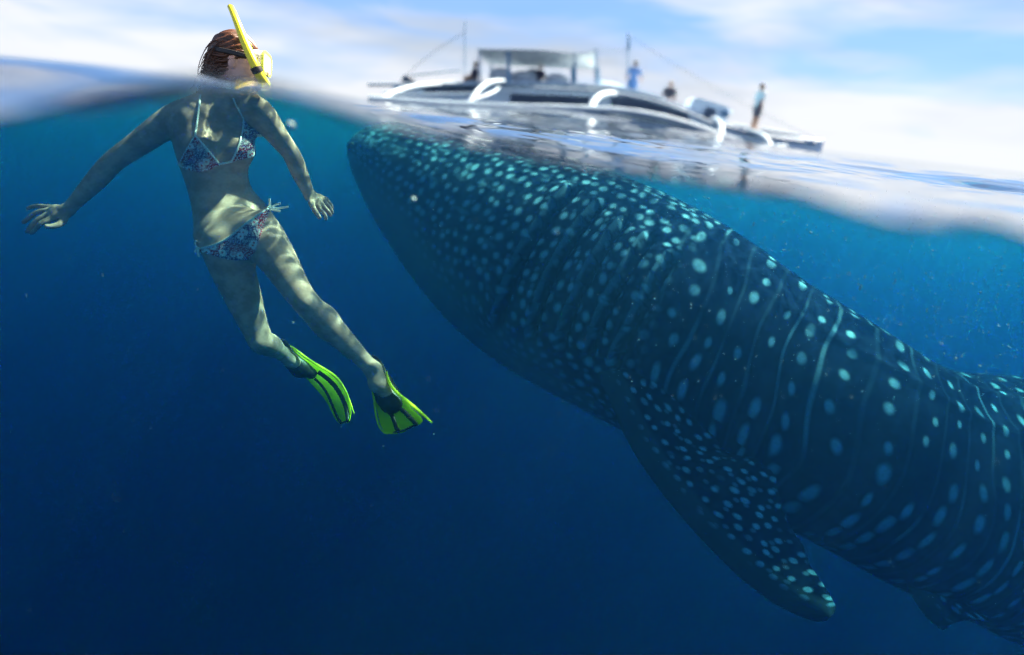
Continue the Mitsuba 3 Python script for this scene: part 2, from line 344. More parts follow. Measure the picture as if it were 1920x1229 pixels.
# hands: palm, four fingers of different length and bend, thumb from the side of the palm
def hand(wr, knuckles, fingers, thumb, r=.0088):
    w2 = wr
    for k in knuckles: items.append((cone(lerp(w2, k, .12), k, .0155, .0105), .018, 1))
    for i in range(len(knuckles) - 1):
        items.append((cone(lerp(w2, knuckles[i], .6), lerp(w2, knuckles[i + 1], .6), .012, .012), .016, 1))
    for pts, s in fingers: items.append((limb(pts, [r * s * 1.12, r * s * 1.06, r * s * .98, r * s * .84], 7), .008, 1))
    items.append((limb(thumb, [.0135, .012, .0105, .0088], 9), .012, 1))
K = [at(93, 389, 2.395), at(88, 396, 2.375), at(87, 404, 2.352), at(91, 413, 2.332)]
hand(R_WR, K, [
    ([K[0], at(76, 386.5, 2.39), at(63, 387.5, 2.388), at(53, 391, 2.385)], .88),
    ([K[1], at(68, 399, 2.365), at(54, 409, 2.36), at(44, 417.5, 2.36)], .98),
    ([K[2], at(69, 414, 2.335), at(58, 425, 2.335), at(51, 434.5, 2.34)], 1.0),
    ([K[3], at(76, 420, 2.312), at(67, 430, 2.315), at(59, 437.5, 2.325)], .95)],
    [at(121, 408, 2.345), at(113, 420, 2.32), at(101, 424.5, 2.30), at(88, 425, 2.285)])
K2 = [at(611, 374, 2.715), at(608, 379, 2.69), at(603, 384, 2.665), at(597, 387, 2.645)]
hand(L_WR, K2, [
    ([K2[0], at(618, 381, 2.735), at(622, 387, 2.745), at(623, 391.5, 2.75)], .88),
    ([K2[1], at(617, 388, 2.705), at(621, 394, 2.71), at(622.5, 399, 2.715)], .98),
    ([K2[2], at(612, 393, 2.675), at(617, 399, 2.678), at(620, 404, 2.685)], 1.0),
    ([K2[3], at(604, 397, 2.64), at(609, 403, 2.64), at(611, 411, 2.65)], .95)],
    [at(583, 376, 2.64), at(587, 389, 2.615), at(593, 399, 2.61), at(599, 408, 2.61)])
add([blob(at(386, 446, 2.42) + .070 * FRONT, [.022] * 3), blob(at(484, 404, 2.42) + .060 * FRONT, [.022] * 3)], .04)      # hip bones
items.append((limb([at(417, 316, 2.42) + .106 * FRONT, at(421, 350, 2.42) + .098 * FRONT, at(425, 384, 2.42) + .097 * FRONT], [.006, .007, .006], 6), .03, -1))   # the line down her belly
items.append((blob(at(426, 388, 2.42) + .086 * FRONT, [.009, .009, .012]), .010, -1))   # navel
body_f = union(items)
lo = np.min([g.lo for g, k, s in items], 0) - .03; hi = np.max([g.hi for g, k, s in items], 0) + .03
BODY = skin(body_f, lo, hi, .004, smooth=2)
def on_body(px, py, lift=.003, start=2.0):
    """The points of her skin that are seen at px, py, lifted a little."""
    px, py = np.broadcast_arrays(np.atleast_1d(np.asarray(px, float)), py)
    o = np.array([at(x, y, start) for x, y in zip(px, py)]); d = o - CAM; d /= np.linalg.norm(d, axis=1, keepdims=True); t = np.zeros(len(o))
    for _ in range(60):
        e = body_f(o + t[:, None] * d) - lift
        t = np.minimum(t + np.where(e > 1e-4, np.clip(e * .7, 0, .04), 0), .9)
    p = o + t[:, None] * d
    return p[0] if len(p) == 1 else p

# what she wears
def pix(p):
    q = np.asarray(p) - CAM; z = q @ FWD
    return np.stack([960 + F_PX * (q @ RIGHT) / z, 614.5 - F_PX * (q @ UP) / z, z], -1)
def poly_dist(xy, poly):
    """Signed distance of points to a polygon, negative inside."""
    poly = np.asarray(poly, float); d = np.full(len(xy), 1e9); ins = np.zeros(len(xy), bool)
    for i in range(len(poly)):
        a, b = poly[i], poly[(i + 1) % len(poly)]
        e = b - a; w = xy - a
        t = np.clip(w @ e / (e @ e), 0, 1)
        d = np.minimum(d, np.linalg.norm(w - t[:, None] * e, axis=1))
        c = (a[1] > xy[:, 1]) != (b[1] > xy[:, 1])
        with np.errstate(divide='ignore', invalid='ignore'):
            ins ^= c & (xy[:, 0] < e[0] * (xy[:, 1] - a[1]) / e[1] + a[0])
    return np.where(ins, -d, d)
def cloth(poly, thick=.004, front_only=None, h=.003):
    """Fabric lying on her skin inside an outline."""
    def f(p):
        q = pix(p); d = body_f(p)
        r = np.maximum(d - thick, .0002 - d)
        r = np.maximum(r, poly_dist(q[:, :2], poly) * q[:, 2] / F_PX)
        return r if front_only is None else np.maximum(r, (p - front_only) @ -FRONT)
    P = on_body(*np.array(list(poly) + [np.mean(poly, 0)]).T)
    back = .30 if front_only is None else .12
    lo = np.minimum(P.min(0), (P + back * DV).min(0)) - .03; hi = np.maximum(P.max(0), (P + back * DV).max(0)) + .03
    return skin(f, lo, hi, h, smooth=0)
def piping(pts, r=.0034, lift=.004, n=40, flat=.6):
    c = curve([(x, y, 0) for x, y in pts], n)
    P = on_body(c[:, 0], c[:, 1], lift)
    for _ in range(2): P[1:-1] = (P[:-2] + 2 * P[1:-1] + P[2:]) / 4
    return tube(P, r, 8, flat, up=FRONT)
def flower_print(p, n, uv):
    q = [mi.Float(p.x * a[0] + p.y * a[1] + p.z * a[2]) for a in (LX.tolist(), LY.tolist())]
    d, d2, r = mikit.voronoi(q[0] * 30, q[1] * 30)
    e, e2, s = mikit.voronoi(q[0] * 150, q[1] * 150)
    ang = mikit.noise(q[0] * 190, q[1] * 190) * .2
    flower = mikit.smoothstep(.50, .42, d + ang) * mikit.smoothstep(.35, .45, r)
    heart = mikit.smoothstep(.13, .09, d) * flower
    dots = mikit.smoothstep(.42, .30, e) * .85
    ground = mikit.mix((.45, .012, .06), (.07, .03, .16), mikit.smoothstep(.35, .65, mikit.noise(q[0] * 22, q[1] * 22, 4.0)))
    c = mikit.mix(ground, (.62, .64, .72), dots)
    petal = mikit.mix((.80, .82, .86), (.45, .10, .2), mikit.smoothstep(.30, .36, dr.abs(d - .24) + .24) * .0)
    c = mikit.mix(c, petal, flower)
    return mikit.mix(c, (.55, .03, .08), heart)
def skin_tone(p, n, uv):
    a = mikit.fbm(p.x * 28, p.y * 28, p.z * 28, 3)
    b = mikit.noise(p.x * 160, p.y * 160, p.z * 160)
    c = mikit.mix((.46, .285, .235), (.60, .40, .345), mikit.smoothstep(.3, .7, a))
    return mi.Color3f(c * (.92 + .16 * b))
scene['skin'] = {'type': 'principled', 'base_color': mikit.proc(skin_tone), 'roughness': .45, 'specular': .10}
scene['bikini_print'] = {'type': 'twosided', 'bsdf': {'type': 'principled', 'base_color': mikit.proc(flower_print), 'roughness': .7}}
scene['white_cord'] = {'type': 'principled', 'base_color': {'type': 'rgb', 'value': [.78, .82, .84]}, 'roughness': .6}
def hair_tone(p, n, uv):
    s = mikit.noise(p.x * 60, p.y * 60, p.z * 260)
    return mikit.mix((.020, .009, .005), (.13, .046, .018), s)
scene['hair_brown'] = {'type': 'principled', 'base_color': mikit.proc(hair_tone), 'roughness': .38, 'specular': .5}
scene['snorkel_yellow'] = {'type': 'principled', 'base_color': {'type': 'rgb', 'value': [.80, .70, .02]}, 'roughness': .3, 'clearcoat': .4}
def fin_tone(p, n, uv):
    return mikit.mix((.72, .94, .015), (.82, .96, .02), mikit.fbm(p.x * 14, p.y * 14, p.z * 14))
scene['fin_lime'] = {'type': 'principledthin', 'base_color': mikit.proc(fin_tone), 'roughness': .35, 'diff_trans': 1.0}
scene['fin_lime_bright'] = {'type': 'principledthin', 'base_color': {'type': 'rgb', 'value': [.88, .97, .06]}, 'roughness': .35, 'diff_trans': .7}
scene['black_rubber'] = {'type': 'principled', 'base_color': {'type': 'rgb', 'value': [.012, .013, .015]}, 'roughness': .45}
scene['mask_silicone'] = {'type': 'principled', 'base_color': {'type': 'rgb', 'value': [.72, .74, .75]}, 'roughness': .35}
scene['mask_glass'] = {'type': 'principled', 'base_color': {'type': 'rgb', 'value': [.30, .36, .40]}, 'roughness': .04, 'specular': .8, 'clearcoat': 1.0}

W = 'person'
labels[W] = {'label': 'person in a floral bikini, yellow snorkel and lime green fins swimming upright at the surface', 'category': 'person'}
def put(key, mesh, bsdf, label=None, smooth=True):
    base, i = key, 0
    while key in scene: i += 1; key = f'{base}_{i:03d}'
    scene[key] = mikit.ply(mesh, bsdf, smooth=smooth)
    if label: labels[key] = {'label': label}
    return key
put(W + '__body', BODY, 'skin')
# bikini
put(W + '__bikini_top', trimesh.util.concatenate([
    cloth([(366, 252), (350, 280), (335, 309), (342, 317), (373, 324), (396, 318), (411, 309), (392, 284)], front_only=CC - .01 * FRONT),
    cloth([(456.5, 222), (466, 236), (490, 252), (492, 288), (467, 297), (434, 304), (446, 278), (454, 250)], front_only=CC - .01 * FRONT)]), 'bikini_print', 'white and maroon flower printed triangle bikini top')
T_ = W + '__bikini_top__'
for nm, pts, r in (('piping', [(366, 254), (389, 281), (412, 309)], .004), ('piping', [(366, 254), (350, 281), (335, 309)], .0026), ('piping', [(457, 225), (454, 250), (446, 278), (433, 304)], .004),
                   ('strap', [(375.5, 178), (374, 196), (371, 220), (366, 254)], .0042), ('strap', [(437, 184), (443, 198), (450, 211), (457, 225)], .0036),
                   ('band', [(410, 308), (420, 306.5), (435, 303)], .004), ('band', [(334.5, 308), (338, 311), (345, 314)], .004)):
    put(T_ + nm, piping(pts, r), 'white_cord')
ra = np.linspace(.15, math.pi - .15, 30)
rd = np.cos(ra)[:, None] * SIDE - np.sin(ra)[:, None] * FRONT; rt = np.full(30, .30); ro = at(400, 309, 2.42)
for _ in range(40):
    re_ = body_f(ro + rt[:, None] * rd) - .003
    rt = rt - np.where(re_ > 1e-4, np.minimum(re_ * .6, .02), 0)
ring = ro + rt[:, None] * rd
put(T_ + 'band', tube(ring, .004, 8, .6), 'white_cord')
BB = [(369, 468), (380, 466.5), (404, 460), (430, 446), (456, 425), (482, 406), (506, 391), (506, 397), (497, 420), (486, 450), (478, 473), (466, 488), (450, 489), (428, 487.5), (404, 481), (380, 474)]
put(W + '__bikini_bottom', cloth(BB), 'bikini_print', 'flower printed side-tie bikini bottom')
B_ = W + '__bikini_bottom__'
put(B_ + 'piping', piping([(370, 467), (381, 465.5), (404, 459), (430, 445), (456, 424), (482, 405), (505, 391)], .0048), 'white_cord')
def ribbon(pts, r=.0042): return tube(curve([at(*p) for p in pts], 14), r, 8, .45, up=-DV)
k1 = pix(on_body(505, 391, .006))[2]
for pts in ([(504, 392), (506, 383), (505, 373)], [(504, 392), (514, 386), (526, 381.5)], [(504, 392), (522, 391), (541, 388)], [(504, 392), (515, 394.5), (526, 396.5)]):
    put(B_ + 'tie', ribbon([(x, y, k1 - .006 - .012 * i) for i, (x, y) in enumerate(pts)]), 'white_cord')
k2 = pix(on_body(373, 466, .006))[2]
for pts in ([(373, 466), (367, 461), (365, 455), (369, 452)], [(373, 466), (367, 469), (366, 475)], [(373, 466), (371, 474), (374, 482)]):
    put(B_ + 'tie', ribbon([(x, y, k2 - .004 - .006 * i) for i, (x, y) in enumerate(pts)], .0034), 'white_cord')
put(B_ + 'knot', skin(union([(blob(at(504.5, 391.5, k1 - .006), [.009] * 3), .005, 1)]), at(504.5, 391.5, k1) - .03, at(504.5, 391.5, k1) + .03, .002), 'white_cord')
# hair: a wet cap of strands pulled back
hair_items = [(blob(hp(-.020, 0, .020), HS * np.array([.098, .083, .096]), HA), .02, 1), (blob(hp(-.060, 0, -.030), HS * np.array([.060, .066, .070]), HA), .03, 1), (blob(hp(-.100, .01, -.040), HS * np.array([.036, .036, .042]), HA), .03, 1),
              (blob(hp(.100, 0, -.035), HS * np.array([.062, .12, .088]), HA), .02, -1), (blob(hp(.030, .075, -.070), HS * np.array([.05, .05, .055]), HA), .02, -1), (blob(hp(.030, -.075, -.070), HS * np.array([.05, .05, .055]), HA), .02, -1)]
_hf = union(hair_items)
def hair_f(p):
    q = p - HC
    th = np.arctan2(q @ SH_, q @ UH + .02); w = q @ FH
    return _hf(p) + .0035 * np.sin(th * 26 + 6 * np.sin(w * 30)) + .006 * (meshkit.noise(np.stack([th * 9, w * 14, 0 * w], -1), 4) - .5)
put(W + '__hair', skin(hair_f, HC - .22, HC + .22, .0035, smooth=1), 'hair_brown', 'wet reddish brown hair pulled back from the face')
hr = np.random.default_rng(8)
locks = []
for i in range(190):
    s = hr.uniform(-.078, .080); u = hr.uniform(-.085, .045)
    p0 = hp(-.075 - .030 * math.cos(s * 18) + hr.uniform(-.015, .02), s, u)
    k_ = hr.uniform(.5, 1.3)
    p1 = p0 - k_ * .022 * FH - k_ * .040 * UH + hr.normal(0, .005, 3)
    p2 = p1 - k_ * .014 * FH - k_ * .045 * UH + hr.normal(0, .009, 3)
    locks.append(tube(curve([p0 + .02 * FH + .012 * UH, p0, p1, p2], 9), np.linspace(.0026, .0006, 9), 5))
put(W + '__hair__loose_strands', trimesh.util.concatenate(locks), 'hair_brown')
labels[W + '__hair__loose_strands'] = {'kind': 'stuff'}
# diving mask
from shapely.geometry import Polygon, LineString, box as sbox
def hrect(w, h, r): return rrect(w * HS, h * HS, r * HS)
def rrect(w, h, r): return sbox(-w / 2 + r, -h / 2 + r, w / 2 - r, h / 2 - r).buffer(r, 8)
def frame_to(mesh, o, x, y, z):
    M = np.eye(4); M[:3, 0], M[:3, 1], M[:3, 2], M[:3, 3] = x, y, z, o
    mesh.apply_transform(M)
    return mesh
ext = lambda poly, d: trimesh.creation.extrude_polygon(poly, d, engine='earcut')
put(W + '__diving_mask', frame_to(ext(hrect(.150, .086, .03).difference(hrect(.128, .064, .022)), .040), hp(.070, 0, .002), SH_, UH, FH), 'mask_silicone', 'clear white diving mask facing right', smooth=30)
M_ = W + '__diving_mask__'
scene['mask_lime'] = {'type': 'principled', 'base_color': {'type': 'rgb', 'value': [.55, .70, .12]}, 'roughness': .35}
put(M_ + 'frame', frame_to(ext(hrect(.156, .092, .034).difference(hrect(.138, .074, .026)), .008), hp(.108, 0, .002), SH_, UH, FH), 'mask_lime', smooth=30)
put(M_ + 'lens', frame_to(ext(hrect(.140, .076, .026), .003), hp(.112, 0, .002), SH_, UH, FH), 'mask_glass', smooth=30)
st = [hp(.092, .074, .002), hp(.05, .088, .008), hp(-.02, .094, .014), hp(-.09, .06, .022), hp(-.116, 0, .026), hp(-.09, -.06, .022), hp(-.02, -.094, .014), hp(.05, -.088, .008), hp(.092, -.074, .002)]
stc = curve(st, 50)
put(M_ + 'strap', tube(stc, .009, 8, .25, up=np.cross(np.gradient(stc, axis=0), UH)), 'black_rubber')
# snorkel
SN = [hp(.104, .012, -.062), at(492, 150, 2.335), at(482, 132, 2.305), at(471, 107, 2.295), at(458, 77, 2.30), at(445, 44, 2.31), at(432, 13, 2.33)]
cs = curve(SN, 60)
put(W + '__snorkel', tube(cs[10:], np.concatenate([np.linspace(.0185, .0165, 25), np.linspace(.0165, .011, 25)]), 16), 'snorkel_yellow', 'bright yellow snorkel tube pointing up')
put(W + '__snorkel__mouthpiece', tube(cs[:14], np.linspace(.013, .0205, 14), 14), 'mask_lime')
put(W + '__snorkel__clip', tube(cs[19:23], .0205, 16), 'black_rubber', smooth=40)
# fins
def loft(A, B, depthA, depthB, camber, thick, n=40, m=14, n_edge=(0, 1)):
    a = curve([at(x, y, d) for (x, y), d in zip(A, depthA)], n); b = curve([at(x, y, d) for (x, y), d in zip(B, depthB)], n)
    s = np.linspace(0, 1, m)
    g = a[:, None] * (1 - s)[None, :, None] + b[:, None] * s[None, :, None]
    nr = np.cross(np.gradient(g, axis=0), np.gradient(g, axis=1)); nr /= np.linalg.norm(nr, axis=2, keepdims=True)
    nr *= np.sign((nr @ -DV).mean())
    g = g + nr * (camber * 4 * s * (1 - s))[None, :, None]
    e = np.minimum(1, np.minimum(s, 1 - s) * 8 + .35)
    f0, f1 = g + nr * thick / 2 * e[None, :, None], g - nr * thick / 2 * e[None, :, None]
    v = np.vstack([f0.reshape(-1, 3), f1.reshape(-1, 3)]); k = n * m
    idx = np.arange(k).reshape(n, m)
    q = np.stack([idx[:-1, :-1], idx[1:, :-1], idx[1:, 1:], idx[:-1, 1:]], -1).reshape(-1, 4)
    loop = np.concatenate([idx[0, :], idx[1:, -1], idx[-1, -2::-1], idx[-2:0:-1, 0]])
    l2 = np.roll(loop, -1)
    F = np.vstack([q, q[:, ::-1] + k, np.stack([loop, l2, l2 + k, loop + k], 1)])
    mesh = trimesh.Trimesh(v, np.vstack([F[:, [0, 1, 2]], F[:, [0, 2, 3]]]), process=False)
    trimesh.repair.fix_normals(mesh)
    return mesh, g, nr
def fin(key, label, A, B, dA, dB, ribs, rails, pocket, strap):
    blade, g, nr = loft(A, B, dA, dB, -.010, .006)
    put(key, blade, 'fin_lime', label, smooth=50)
    n, m = g.shape[:2]
    def on(t, s, up):
        i = min(int(round(t * (n - 1))), n - 1); j = min(int(round(s * (m - 1))), m - 1)
        return g[i, j] + up * nr[i, j]
    for (t0, s0, t1, s1, r) in ribs:
        P = np.array([on(t0 + (t1 - t0) * k, s0 + (s1 - s0) * k, .004) for k in np.linspace(0, 1, 16)])
        P = curve(P[::5], 24)
        put(key + '__rib', tube(P, r, 8, .7, up=-DV), 'black_rubber')
    for pts, r in rails:
        P = curve([at(*p) for p in pts], 40)
        put(key + '__rail', tube(P, r * np.sin(np.linspace(.35, math.pi - .25, 40)) ** .6, 10, .4, up=np.cross(np.gradient(P, axis=0), -DV)), 'fin_lime_bright')
    f = union(pocket)
    lo_ = np.min([p[0].lo for p in pocket], 0) - .02; hi_ = np.max([p[0].hi for p in pocket], 0) + .02
    put(key + '__foot_pocket', skin(f, lo_, hi_, .004, smooth=1), 'black_rubber')
    put(key + '__heel_strap', tube(curve([at(*p) for p in strap], 20), .010, 8, .4, up=-DV), 'black_rubber')
fin(W + '__swim_fin', 'lime green swim fin on the foot farther from the viewer',
    [(556, 690), (568, 702), (591, 728), (614, 757), (628, 785), (641, 795)], [(548, 652), (590, 685), (628, 711), (647, 738), (658, 768), (655, 789)],
    [2.86, 2.88, 2.90, 2.89, 2.86, 2.83], [2.83, 2.85, 2.87, 2.86, 2.83, 2.80],
    [(.30, .34, .98, .06, .006), (.30, .80, .99, .80, .012), (.985, .06, .985, .78, .005)],
    [([(545, 649, 2.80), (565, 664, 2.80), (590, 682, 2.81), (628, 706, 2.82), (649, 736, 2.81), (664, 776, 2.77)], .016)],
    [(cone(at(541, 671, 2.83), at(563, 690, 2.86), .038, .044), .02, 1), (cone(at(563, 690, 2.86), at(583, 700, 2.87), .042, .028), .02, 1), (cone(at(526, 660, 2.80), at(542, 669, 2.755), .034, .036), .02, -1)],
    [(524, 645, 2.83), (531, 640, 2.87), (540, 650, 2.86), (546, 662, 2.85)])
fin(W + '__swim_fin_001', 'lime green swim fin on the foot nearer the viewer, blade spread towards the viewer',
    [(698, 734), (703, 755), (708, 775), (714, 798), (722, 811), (736, 813)], [(727, 704), (741, 733), (757, 750), (774, 768), (792, 788), (788, 796)],
    [2.40, 2.39, 2.37, 2.34, 2.32, 2.30], [2.39, 2.38, 2.36, 2.33, 2.29, 2.29],
    [(.52, .42, .99, .24, .008), (.45, .72, .97, .84, .008), (.985, .1, .985, .88, .004)],
    [([(725, 698, 2.37), (739, 731, 2.345), (755, 746, 2.335), (771, 759, 2.31), (790, 775, 2.28), (809, 792, 2.24)], .017), ([(696, 728, 2.38), (703, 765, 2.36), (711, 800, 2.33), (727, 814, 2.30)], .009)],
    [(cone(at(716, 720, 2.42), at(734, 757, 2.385), .046, .043), .02, 1), (cone(at(728, 745, 2.40), at(741, 759, 2.375), .044, .036), .02, 1), (cone(at(700, 690, 2.34), at(708, 719, 2.345), .046, .041), .02, -1)],
    [(694, 680, 2.36), (701, 671, 2.40), (712, 682, 2.41), (722, 704, 2.39)])

# ---------------------------------------------------------------- the whale shark
ST = np.array([  # back px, py | belly px, py | depth of the middle | half width across (m)
    [736, 236, 746, 318, 5.74, .30], [758, 238, 752, 362, 5.62, .52], [812, 251, 758, 440, 5.40, .70], [903, 274, 797, 530, 5.12, .78], [1000, 294, 862, 614, 4.86, .80],
    [1100, 318, 947, 686, 4.60, .79], [1210, 354, 1052, 746, 4.36, .77], [1304, 396, 1152, 800, 4.16, .74], [1402, 456, 1257, 860, 4.00, .70], [1500, 526, 1360, 925, 3.88, .66],
    [1602, 592, 1462, 985, 3.78, .62], [1692, 652, 1562, 1037, 3.78, .58], [1772, 692, 1672, 1097, 3.82, .56], [1862, 702, 1790, 1150, 3.90, .54], [1960, 716, 1900, 1205, 4.02, .52],
    [2100, 750, 2050, 1235, 4.2, .46], [2250, 800, 2220, 1215, 4.4, .38], [2450, 870, 2430, 1170, 4.7, .28], [2650, 930, 2640, 1110, 5.0, .16], [2850, 980, 2845, 1060, 5.3, .06]])
NS = 640
WS = curve(np.column_stack([np.arange(len(ST)) * 1.0, ST]), 4000)       # station number, then the six columns
_c = np.array([at((r[1] + r[3]) / 2, (r[2] + r[4]) / 2, r[5]) for r in WS])
_arc = np.concatenate([[0], np.cumsum(np.linalg.norm(np.diff(_c, axis=0), axis=1))])
_want = np.concatenate([np.linspace(0, .5, 70)[:-1] ** 1.0, np.linspace(.5, _arc[-1], NS - 69)])
WS = np.stack([np.interp(_want, _arc, WS[:, k]) for k in range(7)], 1)
ARC = _want
U3 = np.array([at(r[1], r[2], r[5]) for r in WS]); L3 = np.array([at(r[3], r[4], r[5]) for r in WS])
WC, WA = (U3 + L3) / 2, np.linalg.norm(U3 - L3, axis=1) / 2
WUP = (U3 - L3) / (2 * WA[:, None])
_t = np.gradient(WC, axis=0); _t /= np.linalg.norm(_t, axis=1, keepdims=True)
WSIDE = np.cross(_t, WUP); WSIDE *= np.sign((WSIDE @ -FWD))[:, None]; WSIDE /= np.linalg.norm(WSIDE, axis=1, keepdims=True)
PSI = np.concatenate([np.linspace(-math.pi, 0, 70)[:-1], np.linspace(0, math.pi, 250)])
st = WS[:, 0]
def gill_station(k, psi):
    f = (1 - np.cos(psi)) / 2
    return np.interp(k, range(5), [5.55, 6.03, 6.52, 6.95, 7.30]) - .30 * np.clip((f - .2) / .65, 0, 1)
def whale_relief(s, psi):
    """Skin relief in metres at station s and angle psi from the back: keels, gill slits, mouth, folds."""
    g = lambda x, w: np.exp(-(x / w) ** 2)
    f = (1 - np.cos(psi)) / 2
    near = psi > 0
    h = .022 * g(np.abs(psi) - .58, .07) * np.clip((s - 6) / 2, 0, 1) + .018 * g(np.abs(psi) - .95, .06) * np.clip((s - 7.5) / 2, 0, 1)
    h += .016 * g(np.abs(psi) - (.25 + .11 * (s - 3)), .05) * np.clip((s - 3) / 1, 0, 1) * np.clip((8 - s) / 1, 0, 1)
    for k in (-1, 1, 2):
        h += .007 * g(np.abs(psi) - (.25 + .11 * (s - 3)) - .09 * k, .028) * np.clip((s - 3.4) / 1, 0, 1) * np.clip((7.6 - s) / 1, 0, 1)
    for k in range(5):
        d = s - gill_station(k, psi)
        w = np.clip((f - .17 - .02 * k) / .05, 0, 1) * np.clip((.86 - .02 * k - f) / .06, 0, 1)
        h += w * (.062 * np.exp(-np.maximum(-d, 0) / .22) * (d < 0) - .060 * g(d - .05, .06))
    h -= .05 * g(f - .60, .05) * g(s - .5, .5) * near
    h -= .03 * g(f - .93, .02) * g(s - 6.3, .9)
    h += .006 * (meshkit.fbm(np.stack([s * 2.2, psi * 3, 0 * s], -1), 3, 2) - .5)
    return h
S2, P2 = np.meshgrid(st, PSI, indexing='ij')
ca, sa = np.cos(P2), np.sin(P2)
flat = np.clip(1 - st / 3.0, 0, 1)[:, None]
ca = np.sign(ca) * np.abs(ca) ** (1 + .25 * flat)
H = whale_relief(S2, P2)
nrm = WUP[:, None] * (ca / WA[:, None])[..., None] + WSIDE[:, None] * (sa / WS[:, 6][:, None])[..., None]
nrm /= np.linalg.norm(nrm, axis=2, keepdims=True)
V = WC[:, None] + WUP[:, None] * (ca * WA[:, None])[..., None] + WSIDE[:, None] * (sa * WS[:, 6][:, None])[..., None] + nrm * H[..., None]
np_ = len(PSI); ii = np.arange(len(st) * np_).reshape(len(st), np_)
q = np.stack([ii[:-1, :-1], ii[:-1, 1:], ii[1:, 1:], ii[1:, :-1]], -1).reshape(-1, 4)
UV = np.stack([np.broadcast_to(ARC[:, None], S2.shape), P2], -1).reshape(-1, 2)
v = V.reshape(-1, 3)
cap = np.array([v[ii[0]].mean(0) + .02 * (WC[0] - WC[8]) / np.linalg.norm(WC[0] - WC[8]), v[ii[-1]].mean(0)])
fc = [[len(v), ii[0, j + 1], ii[0, j]] for j in range(np_ - 1)] + [[len(v) + 1, ii[-1, j], ii[-1, j + 1]] for j in range(np_ - 1)]
whale = trimesh.Trimesh(np.vstack([v, cap]), np.vstack([q[:, [0, 1, 2]], q[:, [0, 2, 3]], fc]), process=False)
if whale.volume < 0: whale.invert()
WUV = np.vstack([UV, [[0, .8], [ARC[-1], 0]]])
GILL_S = [[float(np.interp(gill_station(k, np.arccos(1 - 2 * f)), st, ARC)) for f in (.2, .85)] for k in range(5)]
S_GILL = float(np.interp(7.35, st, ARC)); S_HEAD = float(np.interp(5.0, st, ARC)); S_CH = float(np.interp(2.2, st, ARC))
def dots(x, y, jitter, seed):
    """Distance to the nearest of staggered, slightly irregular dots, and a random number of that dot."""
    x, y = mi.Float(x), mi.Float(y)
    best, which = mi.Float(9), mi.Float(0)
    for a in (-1, 0, 1):
        for b in (-1, 0, 1):
            cy = dr.floor(y) + b
            sh = .5 * (cy - 2 * dr.floor(cy * .5))
            cx = dr.floor(x - sh) + a
            d = dr.sqrt(dr.square(cx + sh + .5 + jitter * (mikit.cell_rand(cx, cy, seed) - .5) - x) + dr.square(cy + .5 + jitter * (mikit.cell_rand(cx, cy, seed + 1) - .5) - y))
            which = dr.select(d < best, mikit.cell_rand(cx, cy, seed + 2), which)
            best = dr.minimum(best, d)
    return best, which
